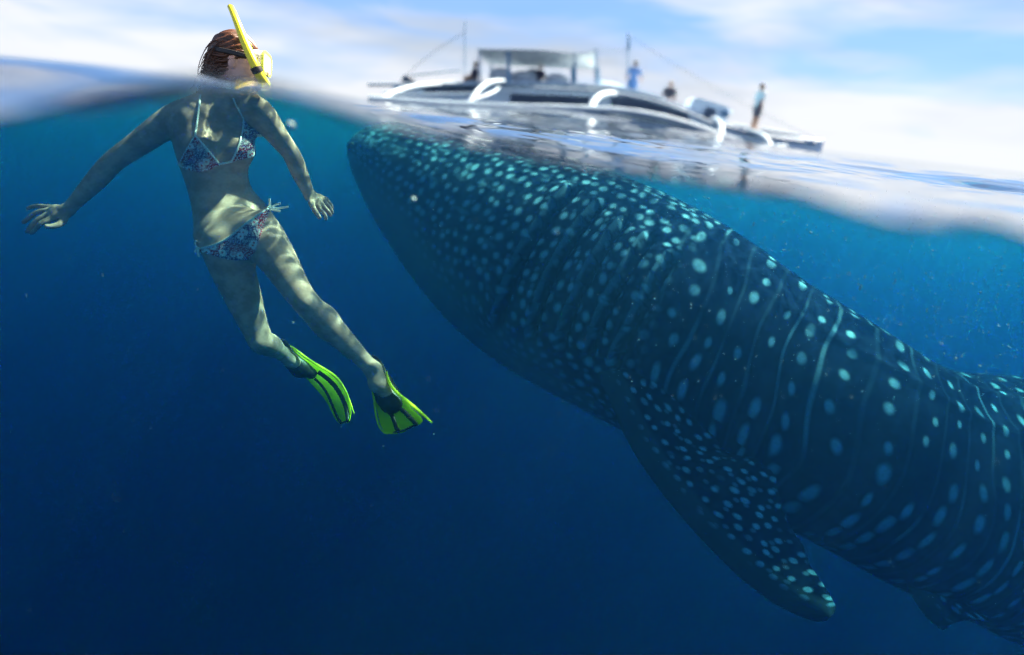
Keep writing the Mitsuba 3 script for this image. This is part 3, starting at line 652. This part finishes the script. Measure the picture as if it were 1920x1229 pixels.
def whale_skin(p, n, uv):
    s, psi = mi.Float(uv.x), mi.Float(uv.y)
    f = (1 - dr.cos(psi)) * .5
    w0 = psi * .66
    ws, ww = mikit.fbm(s * 2.3, w0 * 2.3, 1.0, 2) - .5, mikit.fbm(s * 2.3, w0 * 2.3, 5.0, 2) - .5
    sx, wx = s + .12 * ws, w0 + .12 * ww
    # head and gills: close-set round spots, small dim ones and worm lines between them
    hx, hw = sx + .12 * wx, wx
    d1, r1 = dots(hx / .090, hw / .082, .5, 3)
    rad = .23 + .10 * r1
    a = mikit.smoothstep(rad * 1.35, rad * .35, d1)
    d2, r2 = dots(hx / .090 + .5, hw / .082 + .02, .9, 13)
    b = mikit.smoothstep(.24, .08, d2) * .38 * mikit.smoothstep(.2, .5, r2)
    d3, _, r3 = mikit.voronoi((s + .9 * wx) / .40 + 1.7, (wx - .15 * s) / .075)
    c = mikit.smoothstep(.26, .10, d3) * .40 * mikit.smoothstep(.45, .7, r3) * mikit.smoothstep(.78, .6, s / S_GILL)
    d5, r5 = dots(hx / .070, hw / .062, .6, 23)
    snout = mikit.smoothstep(.48, .2, d5) * .75
    head = dr.maximum(dr.maximum(a, b), c)
    k = mikit.smoothstep(.5, .2, s / S_HEAD)
    head = head * (1 - k) + snout * k
    # trunk: columns of upright oval spots with thin bars between them
    P = .172
    col = sx / P
    ci = dr.floor(col); cf = col - ci - .5
    jig = mikit.cell_rand(ci, 3, 1)
    row = wx / .155 + jig * 1.0
    ri = dr.floor(row); rf = row - ri - .5
    ex = cf + .30 * (mikit.cell_rand(ci, ri, 5) - .5); ey = rf + .35 * (mikit.cell_rand(ci, ri, 7) - .5)
    size = .72 + .5 * mikit.cell_rand(ci, ri, 9)
    low = mikit.smoothstep(.45, .8, f)
    rr = dr.sqrt(dr.square(ex * P / (.023 * size)) + dr.square(ey * .155 / ((.034 + .035 * low) * size)))
    spot = mikit.smoothstep(1.35, .40, rr) * mikit.smoothstep(.04, .12, mikit.cell_rand(ci, ri, 11))
    bx = col - dr.floor(col + .5) + .07 * (mikit.noise(wx * 3, dr.floor(col + .5), 2.0) - .5)
    bar = mikit.smoothstep(.09, .015, dr.abs(bx)) * (mikit.smoothstep(.50, .85, mikit.noise(wx * 3.6, dr.floor(col + .5) * 3.7, 8.0)) * .42 + .06)
    body = dr.maximum(spot * .95, bar)
    g = mikit.smoothstep(S_GILL - .05, S_GILL + .12, s + .05 * wx)
    m = head * (1 - g) + body * g
    edge = .50 + .38 * mikit.smoothstep(S_CH, S_GILL, s)
    pale = mikit.smoothstep(edge - .06, edge + .22, f + .10 * ws)
    m = m * (1 - pale * (1 - .5 * g))
    slit, lip = mi.Float(0), mi.Float(0)
    for k, (s0, s1) in enumerate(GILL_S):
        d = s - (s0 + (s1 - s0) * dr.clip((f - .2) / .65, 0, 1)) + .012 * (mikit.noise(w0 * 7, float(k), 1.0) - .5)
        on = mikit.smoothstep(.17 + .02 * k, .21 + .02 * k, f) * mikit.smoothstep(.86 - .02 * k, .80 - .02 * k, f)
        slit = dr.maximum(slit, on * mikit.smoothstep(.030, .010, dr.abs(d - .024)))
        lip = dr.maximum(lip, on * mikit.smoothstep(.014, .004, dr.abs(d + .010)))
    m = dr.maximum(m * (1 - slit), lip * .34)
    tex = mikit.fbm(s * 30, w0 * 30, 0.0, 3)
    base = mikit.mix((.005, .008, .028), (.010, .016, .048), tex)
    base = mikit.mix(base, (.030, .050, .085), mikit.smoothstep(S_GILL, .3, s) * .8)  # head lightened in the colour to imitate haze in front of it
    base = mikit.mix(base, (.13, .18, .24), pale * (1 - .75 * g))  # pale belly, lifted further at the throat so it fades into haze
    speck = mikit.noise(s * 140, w0 * 140, 3.0)
    mouth = mikit.smoothstep(.16, .05, s) * mikit.smoothstep(.10, .04, dr.abs(f - .58))
    base = base * (1 - .8 * dr.maximum(slit, mouth))
    return mikit.mix(base, mi.Color3f(.25, .39, .60) * (.80 + .35 * speck), m)
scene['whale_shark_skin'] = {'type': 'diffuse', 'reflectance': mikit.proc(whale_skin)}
def fin_skin(p, n, uv):
    x, y = mi.Float(uv.x), mi.Float(uv.y)                             # along the fin and across it, metres; y from the leading edge
    wv = mikit.noise(x * 7, y * 7, 2.0) - .5
    d, r = dots(x / .085 + .35 * wv, y / .070 + .35 * wv, .6, 5)
    a = mikit.smoothstep(.34, .14, d + .06 * r) * mikit.smoothstep(.0, .25, r)
    d2, r2 = dots(x / .085 + .5, y / .070, .9, 17)
    b = mikit.smoothstep(.24, .08, d2) * .4 * mikit.smoothstep(.3, .5, r2)
    m = dr.maximum(a, b) * mikit.smoothstep(.07, .15, y)
    base = mikit.mix((.005, .009, .027), (.010, .018, .044), mikit.fbm(x * 30, y * 30, 0.0, 3))
    base = mikit.mix(base, (.075, .10, .12), mikit.smoothstep(.10, .06, dr.abs(y - .06)) * .5)
    return mikit.mix(base, mi.Color3f(.25, .39, .60) * (.8 + .35 * mikit.noise(x * 140, y * 140, 3.0)), m)
scene['whale_fin_skin'] = {'type': 'twosided', 'bsdf': {'type': 'diffuse', 'reflectance': mikit.proc(fin_skin)}}
Q = 'whale_shark'
labels[Q] = {'label': 'huge dark blue whale shark with pale spots and bars rising to the surface', 'category': 'whale shark'}
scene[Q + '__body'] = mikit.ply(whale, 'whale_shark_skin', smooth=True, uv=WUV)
def shark_fin(key, A, B, dA, dB, thick, camber, wavy, label=None, n=150, m=90):
    a = curve([at(x, y, d) for (x, y), d in zip(A, dA)], n); b = curve([at(x, y, d) for (x, y), d in zip(B, dB)], n)
    s = np.linspace(0, 1, m)
    g = a[:, None] * (1 - s)[None, :, None] + b[:, None] * s[None, :, None]
    nr = np.cross(np.gradient(g, axis=0), np.gradient(g, axis=1)); nr /= np.linalg.norm(nr, axis=2, keepdims=True) + 1e-12
    nr *= np.sign((nr @ -DV).mean())
    span = np.concatenate([[0], np.cumsum(np.linalg.norm(np.diff((a + b) / 2, axis=0), axis=1))])
    chord = np.linalg.norm(b - a, axis=1)[:, None] * s[None, :]
    t = np.linspace(0, 1, n)[:, None]
    prof = 2.6 * (np.sqrt(s + 1e-6) - s) * .9 + .02
    th = thick * prof[None, :] * (1 - .75 * t) * np.sqrt(np.clip((1.0 - t) / .06, 0, 1))
    trail = np.clip((s[None, :] - .8) / .2, 0, 1)
    g = g + nr * (camber * np.sin(np.pi * s)[None, :] + wavy * trail * (meshkit.noise(np.stack([span[:, None] * 9 + 0 * chord, 0 * chord, 0 * chord], -1), 3) - .5))[..., None]
    along = (b - a)[:, None] / np.linalg.norm(b - a, axis=1)[:, None, None]
    g = g + along * (wavy * .8 * np.clip((s[None, :] - .9) / .1, 0, 1) * (meshkit.fbm(np.stack([span[:, None] * 22 + 0 * chord, 0 * chord + 4, 0 * chord], -1), 3, 6) - .5))[..., None]
    f0, f1 = g + nr * th[..., None] / 2, g - nr * th[..., None] / 2
    k = n * m; idx = np.arange(k).reshape(n, m)
    q = np.stack([idx[:-1, :-1], idx[1:, :-1], idx[1:, 1:], idx[:-1, 1:]], -1).reshape(-1, 4)
    loop = np.concatenate([idx[0, :], idx[1:, -1], idx[-1, -2::-1], idx[-2:0:-1, 0]]); l2 = np.roll(loop, -1)
    F = np.vstack([q, q[:, ::-1] + k, np.stack([loop, l2, l2 + k, loop + k], 1)])
    mesh = trimesh.Trimesh(np.vstack([f0.reshape(-1, 3), f1.reshape(-1, 3)]), np.vstack([F[:, [0, 1, 2]], F[:, [0, 2, 3]]]), process=False)
    if mesh.volume < 0: mesh.invert()
    uv = np.tile(np.stack([np.broadcast_to(span[:, None], chord.shape), chord], -1).reshape(-1, 2), (2, 1))
    scene[key] = mikit.ply(mesh, 'whale_fin_skin', smooth=True, uv=uv)
    if label: labels[key] = {'label': label}
shark_fin(Q + '__pectoral_fin',
    [(1120, 700), (1150, 770), (1185, 842), (1230, 910), (1285, 978), (1350, 1048), (1420, 1110), (1490, 1152), (1535, 1166), (1552, 1163)],
    [(1300, 690), (1328, 800), (1372, 850), (1446, 882), (1464, 938), (1490, 1000), (1520, 1058), (1550, 1105), (1565, 1136), (1560, 1156)],
    [3.62, 3.50, 3.40, 3.32, 3.25, 3.18, 3.11, 3.05, 3.02, 3.01], [3.50, 3.44, 3.38, 3.26, 3.22, 3.17, 3.11, 3.05, 3.02, 3.01], .085, .03, .035, 'long spotted pectoral fin hanging down')
shark_fin(Q + '__pelvic_fin', [(1690, 1075), (1712, 1120), (1735, 1155), (1768, 1182)], [(1790, 1090), (1815, 1130), (1850, 1158), (1800, 1160)], [3.62, 3.58, 3.55, 3.52], [3.62, 3.58, 3.53, 3.52], .03, .03, .03, n=60, m=40)
i_e = int(np.argmin(np.abs(st - 1.75))); j_e = int(np.argmin(np.abs(PSI - 1.48)))
EYE = V[i_e, j_e]
put(Q + '__eye', skin(union([(blob(EYE, [.036, .03, .036]), .01, 1)]), EYE - .06, EYE + .06, .004, smooth=1), 'black_rubber')

# ---------------------------------------------------------------- outrigger boat with people on board
def plain(key, rgb, rough=.6, **k):
    scene[key] = {'type': 'twosided', 'bsdf': {'type': 'principled', 'base_color': {'type': 'rgb', 'value': list(rgb)}, 'roughness': rough, **k}}
def worn(key, a, b, rough=.6, f=3.0):
    def fn(p, n, uv): return mikit.mix(a, b, mikit.smoothstep(.3, .7, mikit.fbm(p.x * f, p.y * f, p.z * f * 3, 3)))
    scene[key] = {'type': 'twosided', 'bsdf': {'type': 'principled', 'base_color': mikit.proc(fn), 'roughness': rough}}
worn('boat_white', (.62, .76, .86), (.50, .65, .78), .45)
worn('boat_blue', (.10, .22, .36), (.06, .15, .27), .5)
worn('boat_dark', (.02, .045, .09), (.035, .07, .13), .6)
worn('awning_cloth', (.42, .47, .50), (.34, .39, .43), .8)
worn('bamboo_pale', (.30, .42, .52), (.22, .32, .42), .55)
BO = 'outrigger_boat'
labels[BO] = {'label': 'white outrigger boat with a grey awning, floating far behind the whale shark', 'category': 'boat'}
BD = 25.0
# hull: sheer line and beam along its length
hs = np.array([  # px of the stern ... bow, py of the sheer, half beam, depth
    [742, 163, .35, 26.4], [800, 159, .75, 26.2], [900, 156, .95, 25.9], [1000, 156, 1.0, 25.6], [1100, 160, 1.0, 25.3], [1180, 168, .95, 25.0],
    [1260, 190, .85, 24.7], [1340, 224, .70, 24.4], [1410, 246, .5, 24.1], [1480, 258, .25, 23.8], [1545, 264, .03, 23.5]])
hc = curve(hs, 60)
hp3 = np.array([at(r[0], r[1], r[3]) for r in hc])
ht = np.gradient(hp3, axis=0); ht[:, 2] = 0; ht /= np.linalg.norm(ht, axis=1, keepdims=True)
hn = np.stack([ht[:, 1], -ht[:, 0], 0 * ht[:, 0]], 1)                    # towards the viewer
prof = [(1.0, 0.0), (.99, -.10), (.93, -.35), (.80, -.62), (.45, -.92), (0, -1.0), (-.45, -.92), (-.80, -.62), (-.93, -.35), (-.99, -.10), (-1, 0), (-.9, -.01), (0, .03), (.9, -.01)]
def hull_part(rng, key, mat, out=1.0):
    v = []
    for i in range(len(hc)):
        top, keel = hp3[i, 2], -.35
        for a, b in [prof[j] for j in rng]:
            y = top + (keel - top) * -b if b < 0 else top + b
            v.append([hp3[i, 0] + hn[i, 0] * a * hc[i, 2] * out, hp3[i, 1] + hn[i, 1] * a * hc[i, 2] * out, y])
    m = len(rng); f = []
    for i in range(len(hc) - 1):
        for j in range(m - (0 if m == len(prof) else 1)):
            k = (j + 1) % m
            f += [[i * m + j, (i + 1) * m + j, (i + 1) * m + k], [i * m + j, (i + 1) * m + k, i * m + k]]
    mesh = trimesh.Trimesh(v, f, process=False)
    put(key, mesh, mat, smooth=30)
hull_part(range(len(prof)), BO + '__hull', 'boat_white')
def hull_at(px, a, up):
    i = int(np.argmin(np.abs(hc[:, 0] - px)))
    return hp3[i] + hn[i] * a * hc[i, 2] + np.array([0, 0, up])
for side in (1.0, -1.0):
    put(BO + '__hull__rub_rail', tube([hull_at(x, side * 1.01, -.12) for x in np.linspace(750, 1530, 40)], .07, 8), 'boat_blue')
# dark panels laid on the hull, standing in for shade below deck and hull
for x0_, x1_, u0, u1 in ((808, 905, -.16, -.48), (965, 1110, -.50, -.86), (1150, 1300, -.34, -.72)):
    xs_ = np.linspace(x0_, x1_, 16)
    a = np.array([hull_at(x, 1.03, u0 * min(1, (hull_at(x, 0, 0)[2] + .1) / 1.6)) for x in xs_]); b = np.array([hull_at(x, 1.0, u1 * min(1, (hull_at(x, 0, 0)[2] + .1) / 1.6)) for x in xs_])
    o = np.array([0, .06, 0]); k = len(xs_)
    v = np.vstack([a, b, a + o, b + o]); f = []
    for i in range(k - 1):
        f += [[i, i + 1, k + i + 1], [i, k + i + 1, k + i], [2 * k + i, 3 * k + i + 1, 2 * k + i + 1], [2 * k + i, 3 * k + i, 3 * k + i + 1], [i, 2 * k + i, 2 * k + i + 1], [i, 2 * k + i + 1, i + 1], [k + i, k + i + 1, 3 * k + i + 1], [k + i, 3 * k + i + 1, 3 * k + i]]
    put(BO + '__hull__shade_panel', trimesh.Trimesh(v, f, process=False), 'boat_dark', smooth=30)
def bar(key, pts, r, mat, n=24, sides=8, flat=1.0):
    P = curve([at(*p) for p in pts], n) if len(pts) > 2 else np.array([at(*p) for p in pts])
    put(key, tube(P, r, sides, flat), mat, smooth=40)
# near outrigger: float and bent arms; far float behind
bar(BO + '__float', [(692, 186, 21.6), (800, 194, 21.5), (950, 201, 21.4), (1100, 205, 21.3), (1200, 213, 21.2), (1290, 234, 21.1), (1370, 262, 21.0), (1440, 278, 20.9), (1475, 277, 20.9)], .13, 'bamboo_pale', 60)
bar(BO + '__float', [(700, 196, 21.9), (900, 207, 21.8), (1100, 215, 21.7), (1230, 226, 21.6), (1330, 256, 21.5), (1400, 272, 21.4)], .10, 'bamboo_pale', 60)
bar(BO + '__float', [(720, 176, 30), (1000, 190, 30), (1300, 226, 29.5), (1500, 256, 29)], .12, 'bamboo_pale', 40)
for pts, r in (([(962, 157, 24.9), (938, 153, 24), (915, 157, 23), (897, 170, 22.2), (884, 188, 21.6), (876, 196, 21.5)], .10), ([(1160, 180, 24), (1140, 177, 23), (1122, 183, 22.2), (1111, 196, 21.6), (1108, 206, 21.3)], .13),
               ([(850, 158, 25.2), (800, 160, 24), (750, 170, 22.6), (712, 190, 21.7)], .09), ([(1330, 222, 24), (1345, 228, 23), (1352, 240, 22), (1350, 258, 21.2)], .12), ([(1400, 246, 23.8), (1425, 253, 22.6), (1440, 266, 21.6), (1448, 282, 21.0)], .10)):
    bar(BO + '__outrigger_arm', pts, r, 'bamboo_pale', 24)
for pts in ([(880, 190, 21.6), (915, 178, 22.5), (935, 165, 24)], [(735, 178, 22.5), (800, 178, 22.5), (890, 176, 22.3)]):
    bar(BO + '__brace', pts, .05, 'bamboo_pale')
# spars and long bamboo rails along the side
bar(BO + '__spar', [(690, 159, 25.0), (860, 158, 24.6), (1000, 158, 24.3), (1160, 166, 24.0)], .07, 'bamboo_pale')
bar(BO + '__spar', [(1000, 166, 23.8), (1100, 170, 23.6), (1200, 184, 23.4), (1290, 212, 23.2), (1350, 240, 23.0)], .07, 'bamboo_pale')
bar(BO + '__boom', [(755, 144, 25.2), (800, 139, 25.2), (864, 133, 25.2)], .035, 'boat_blue')
bar(BO + '__mast', [(872, 40, 25.6), (871, 158, 25.6)], .03, 'boat_blue')
# winch at the end of the boom
put(BO + '__winch', skin(union([(blob(at(764, 148, 25.2), [.20, .16, .14]), .05, 1), (cone(at(757, 150, 25.2), at(775, 153, 25.2), .09, .07), .05, 1), (cone(at(764, 147, 25.2), at(764, 166, 25.2), .06, .06), .05, 1)], pad=.3), at(764, 152, 25.2) - .7, at(764, 152, 25.2) + .7, .04, smooth=1), 'boat_dark')
# awning: far ridge to near lower edge, with thickness and a little sag
ax = np.linspace(0, 1, 40); ay = np.linspace(0, 1, 16)
top = curve([at(896, 92, 24.3), at(960, 93, 24.3), at(1030, 96, 24.2), at(1096, 100, 24.1), at(1116, 92, 24.0)], 40)
bot = curve([at(920, 120, 26.6), at(965, 123, 26.6), at(1013, 125, 26.5), at(1070, 127, 26.4), at(1120, 128, 26.3)], 40)
g = top[:, None] * (1 - ay)[None, :, None] + bot[:, None] * ay[None, :, None]
g[..., 2] -= .10 * np.sin(np.pi * ay)[None, :] * (.6 + .4 * np.cos(ax * 6 * np.pi)[:, None])
k = 40 * 16; idx_ = np.arange(k).reshape(40, 16); qq = np.stack([idx_[:-1, :-1], idx_[1:, :-1], idx_[1:, 1:], idx_[:-1, 1:]], -1).reshape(-1, 4)
loop = np.concatenate([idx_[0, :], idx_[1:, -1], idx_[-1, -2::-1], idx_[-2:0:-1, 0]]); l2 = np.roll(loop, -1)
F = np.vstack([qq, qq[:, ::-1] + k, np.stack([loop, l2, l2 + k, loop + k], 1)])
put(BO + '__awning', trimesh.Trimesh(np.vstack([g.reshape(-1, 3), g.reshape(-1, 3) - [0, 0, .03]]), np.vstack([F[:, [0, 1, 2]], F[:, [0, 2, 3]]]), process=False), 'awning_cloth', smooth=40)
for px_, y0_, y1_, d_, r_ in ((953, 94, 158, 24.45, .07), (1073, 126, 160, 26.3, .08), (1078, 100, 162, 24.3, .05), (1117, 94, 164, 24.15, .05), (1122, 128, 164, 26.2, .05), (921, 120, 156, 26.5, .045), (899, 94, 158, 24.4, .045)):
    bar(BO + '__post', [(px_, y0_, d_), (px_ + 1, y1_, d_)], r_, 'boat_blue')
bar(BO + '__guard_rail', [(1125, 155, 24.6), (1150, 158, 24.6), (1172, 166, 24.6)], .04, 'boat_white')
# gear heaped on deck, cockpit house near the bow
for (px_, py_, d_, rx, rz) in ((940, 143, 25.4, .55, .32), (985, 146, 25.6, .60, .28), (1000, 143, 26, .4, .3), (1045, 150, 25.2, .5, .25)):
    c_ = at(px_, py_, d_)
    m_ = trimesh.creation.icosphere(3, 1.0); m_.vertices *= [rx, .4, rz]; m_.vertices += .12 * (meshkit.noise(m_.vertices * 3, int(px_))[:, None] - .5) * m_.vertices; m_.apply_translation(c_)
    put(BO + '__gear_heap', m_, 'awning_cloth')
hb = lambda w, d, h, r=.05: ext(rrect(w, h, r), d)
o_ = at(1322, 212, 24.3)
put(BO + '__cockpit', frame_to(hb(1.5, 1.1, .8, .18), o_ - np.array([0, .55, 0]), np.array([.985, 0, -.17]), np.array([.17, 0, .985]), np.array([0, 1.0, 0])), 'boat_white', smooth=30)
put(BO + '__cockpit__window', frame_to(hb(.42, .03, .42, .08), at(1331, 214, 23.7), np.array([.985, 0, -.17]), np.array([.17, 0, .985]), np.array([0, 1.0, 0])), 'boat_dark', smooth=30)
put(BO + '__cockpit__visor', frame_to(hb(.75, .9, .07, .03), at(1358, 204, 24.2), np.array([.97, 0, -.24]), np.array([.24, 0, .97]), np.array([0, 1.0, 0])), 'boat_white', smooth=30)
put(BO + '__cockpit__window', frame_to(hb(.34, .03, .22, .05), at(1359, 214, 23.7), np.array([.985, 0, -.17]), np.array([.17, 0, .985]), np.array([0, 1.0, 0])), 'boat_blue', smooth=30)
o_ = at(1100, 158, 25.0)
bar(BO + '__flag_pole', [(1177, 62, 24.9), (1177, 172, 24.9)], .025, 'boat_blue')
bar(BO + '__rope', [(1116, 92, 24.1), (1146, 95, 24.5), (1177, 92, 24.9)], .012, 'boat_dark')
bar(BO + '__rope', [(871, 62, 25.6), (800, 108, 25.6), (746, 158, 26.0)], .012, 'boat_dark')
bar(BO + '__rope', [(1177, 66, 24.9), (1350, 170, 24.2), (1528, 260, 23.5)], .010, 'boat_dark')
fl = curve([at(1178, 64, 24.9), at(1181, 74, 24.9), at(1180, 86, 24.9), at(1177, 97, 24.9)], 20)
put(BO + '__flag', tube(fl, .09 * np.sin(np.linspace(.3, 2.8, 20)) + .015, 10, .35), 'boat_blue')
# people on board: body, shirt and shorts follow the same skeleton
plain('shirt_blue', (.05, .14, .36), .8); plain('shirt_black', (.010, .016, .04), .8); plain('shirt_pale', (.30, .48, .58), .8); plain('shorts_dark', (.012, .02, .05), .8); plain('hair_dark', (.012, .010, .012), .5)
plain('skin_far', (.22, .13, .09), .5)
def figure(key, foot, h, face, mat, label, pose='stand', arms=None, low='shorts_dark', group=None):
    """A small far figure standing on foot, h metres tall, facing the horizontal direction face."""
    f_ = np.array([face[0], face[1], 0.0]); f_ /= np.linalg.norm(f_); s_ = np.array([-f_[1], f_[0], 0]); z_ = np.array([0, 0, 1.0])
    P = lambda a, b, c: foot + h * (a * f_ + b * s_ + c * z_)
    if pose == 'stand':
        hip, kn, an, top = [P(0, s * .055, .50) for s in (-1, 1)], [P(.02, s * .06, .27) for s in (-1, 1)], [P(0, s * .06, .04) for s in (-1, 1)], 0.0
    else:                                                                 # seated on a ledge, legs forward
        hip, kn, an, top = [P(0, s * .06, .27) for s in (-1, 1)], [P(.24, s * .07, .28) for s in (-1, 1)], [P(.27, s * .07, .04) for s in (-1, 1)], -.24
    U = lambda a, b, c: P(a, b, c + top)
    torso = [limb([U(0, 0, .52), U(0, 0, .62), U(.01, 0, .74), U(0, 0, .80)], [.080 * h, .072 * h, .085 * h, .05 * h], 8), cone(U(0, -.09, .79), U(0, .09, .79), .045 * h, .045 * h)]
    arms = arms or [(.02, .04, .60, .10, .46), (.02, .04, .60, .10, .46)]
    A = []
    for s, (e0, e1, e2, w0, w2) in zip((-1, 1), arms):
        sh, el, wr = U(0, s * .12, .79), U(e0, s * (.12 + e1), e2), U(w0, s * (.11 + e1), w2)
        A += [limb([sh, (sh + el) / 2, el, (el + wr) / 2, wr, wr + (wr - el) * .35], h * np.array([.034, .030, .026, .024, .019, .020]), 8)]
    legs = []
    for a, b, c in zip(hip, kn, an):
        legs += [limb([a, (a + b) / 2, b, (b + c) / 2, c], h * np.array([.060, .052, .038, .036, .026]), 9), cone(c + .0 * f_, c + h * (.10 * f_ - .015 * z_), .026 * h, .020 * h)]
    head = [blob(U(.01, 0, .925), [.056 * h, .048 * h, .068 * h], [f_, s_, z_]), cone(U(0, 0, .80), U(.005, 0, .88), .032 * h, .030 * h), blob(U(.062, 0, .915), [.012 * h] * 3)]
    body = union([(g_, .03, 1) for g_ in torso + A + legs + head], pad=.22)
    lo_, hi_ = foot - [h * .6, h * .6, .1], foot + [h * .6, h * .6, h * 1.1]
    labels[key] = {'label': label, 'category': 'person'}
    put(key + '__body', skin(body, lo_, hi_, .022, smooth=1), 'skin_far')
    sh = union([(g_, .03, 1) for g_ in torso], pad=.22); sl = union([(g_, .02, 1) for g_ in A], pad=.22)
    put(key + '__shirt', skin(lambda p: np.minimum(sh(p) - .014, np.maximum(sl(p) - .012, np.abs((p - U(0, 0, .73)) @ z_) - .085 * h)), lo_, hi_, .026, smooth=0), mat)
    lg = union([(g_, .02, 1) for g_ in legs] + [(cone(hip[0], hip[1], .066 * h, .066 * h), .03, 1)], pad=.22)
    cut = (lambda p: (P(0, 0, .28) - p) @ z_) if pose == 'stand' else (lambda p: (p - P(.2, 0, 0)) @ f_)
    put(key + '__shorts', skin(lambda p: np.maximum(lg(p) - .014, cut(p)), lo_, hi_, .026, smooth=0), low)
    put(key + '__hair', skin(union([(blob(U(-.010, 0, .945), [.060 * h, .054 * h, .062 * h], [f_, s_, z_]), .02, 1), (blob(U(.065, 0, .90), [.05 * h, .08 * h, .06 * h], [f_, s_, z_]), .02, -1)], pad=.3), lo_, hi_, .022, smooth=1), 'hair_dark')
def below(px, py_head, d, h):
    p = at(px, py_head, d); return p - np.array([0, 0, h])
figure('person_001', below(893, 112, 25.0, 1.30), 1.62, (-1, -.1), 'shirt_black', 'person in dark clothes sitting at the left end of the boat, facing left', 'sit', [(.14, .02, .64, .26, .60), (.10, .02, .60, .22, .56)])
figure('person_002', below(1014, 123, 25.4, 1.10), 1.50, (.2, -1), 'shirt_black', 'person in dark clothes sitting under the awning', 'sit')
figure('person_003', below(1193, 114, 24.9, 1.66), 1.66, (.3, 1), 'shirt_blue', 'person in blue standing beside the flag pole on the boat', 'stand', [(.03, .07, .64, .12, .58), (.03, .07, .64, .12, .58)], low='shirt_blue')
figure('person_004', below(1260, 149, 24.6, 1.28), 1.60, (-.5, -1), 'shirt_black', 'person in black sitting on the deck edge between the flag pole and the cockpit', 'sit')
figure('person_005', below(1431, 157, 23.9, 1.72), 1.72, (1, .3), 'shirt_pale', 'slim person in a pale top and dark trousers standing alone on the bow', 'stand', [(-.01, .0, .60, .02, .47), (-.01, .0, .60, .02, .47)])
# ---------------------------------------------------------------- drifting bubbles and plankton
scene['bubble_skin'] = {'type': 'principled', 'base_color': {'type': 'rgb', 'value': [.62, .72, .78]}, 'roughness': .3, 'specular': .2}
for i, (px_, py_, d_, r_, lb) in enumerate(((545, 236, 1.3, .009, 'large faint bubble right of her raised shoulder'), (775, 374, 1.5, .0058, 'pale bubble left of the whale shark below its eye'), (1050, 313, 1.5, .0046, 'small bubble over the whale shark near the waterline'), (1043, 437, 1.5, .0045, 'small bubble in front of the first gill slit'))):
    m_ = trimesh.creation.icosphere(2, r_); m_.apply_translation(at(px_, py_, d_))
    key = 'air_bubble' if i == 0 else f'air_bubble_{i:03d}'
    scene[key] = mikit.ply(m_, 'bubble_skin', smooth=True)
    labels[key] = {'label': lb, 'category': 'bubble', 'group': 'bubbles drifting in the water'}
pr = np.random.default_rng(12)
oc = trimesh.creation.octahedron() if hasattr(trimesh.creation, 'octahedron') else trimesh.creation.icosphere(0, 1.0)
bits = []
for i in range(2800):
    if i < 2100: px_, py_, d_ = 1150 + 770 * pr.random(), 330 + 420 * pr.random() ** 1.4, pr.uniform(1.6, 3.0)
    else: px_, py_, d_ = pr.uniform(-300, 2200), pr.uniform(200, 1300), pr.uniform(1.0, 3.6)
    if i < 2100 and py_ > 385 + (px_ - 1300) * .62 and pr.random() < .8: continue
    r_ = (.0015 if i < 2100 else .0008) * pr.lognormal(0, .4) * (d_ / 2)
    m_ = oc.copy(); m_.vertices = np.asarray(m_.vertices) * r_ * np.array([1, 1, pr.uniform(.8, 3.0) if pr.random() < .12 else 1.0])
    c_ = at(px_, py_, d_)
    if c_[2] > -.03: continue
    m_.apply_translation(c_); bits.append(m_)
scene['plankton_flake'] = {'type': 'diffuse', 'reflectance': {'type': 'rgb', 'value': [.75, .78, .76]}}
scene['plankton'] = mikit.ply(trimesh.util.concatenate(bits), 'plankton_flake')
labels['plankton'] = {'label': 'pale specks of plankton and tiny bubbles drifting in the water', 'category': 'plankton', 'kind': 'stuff'}
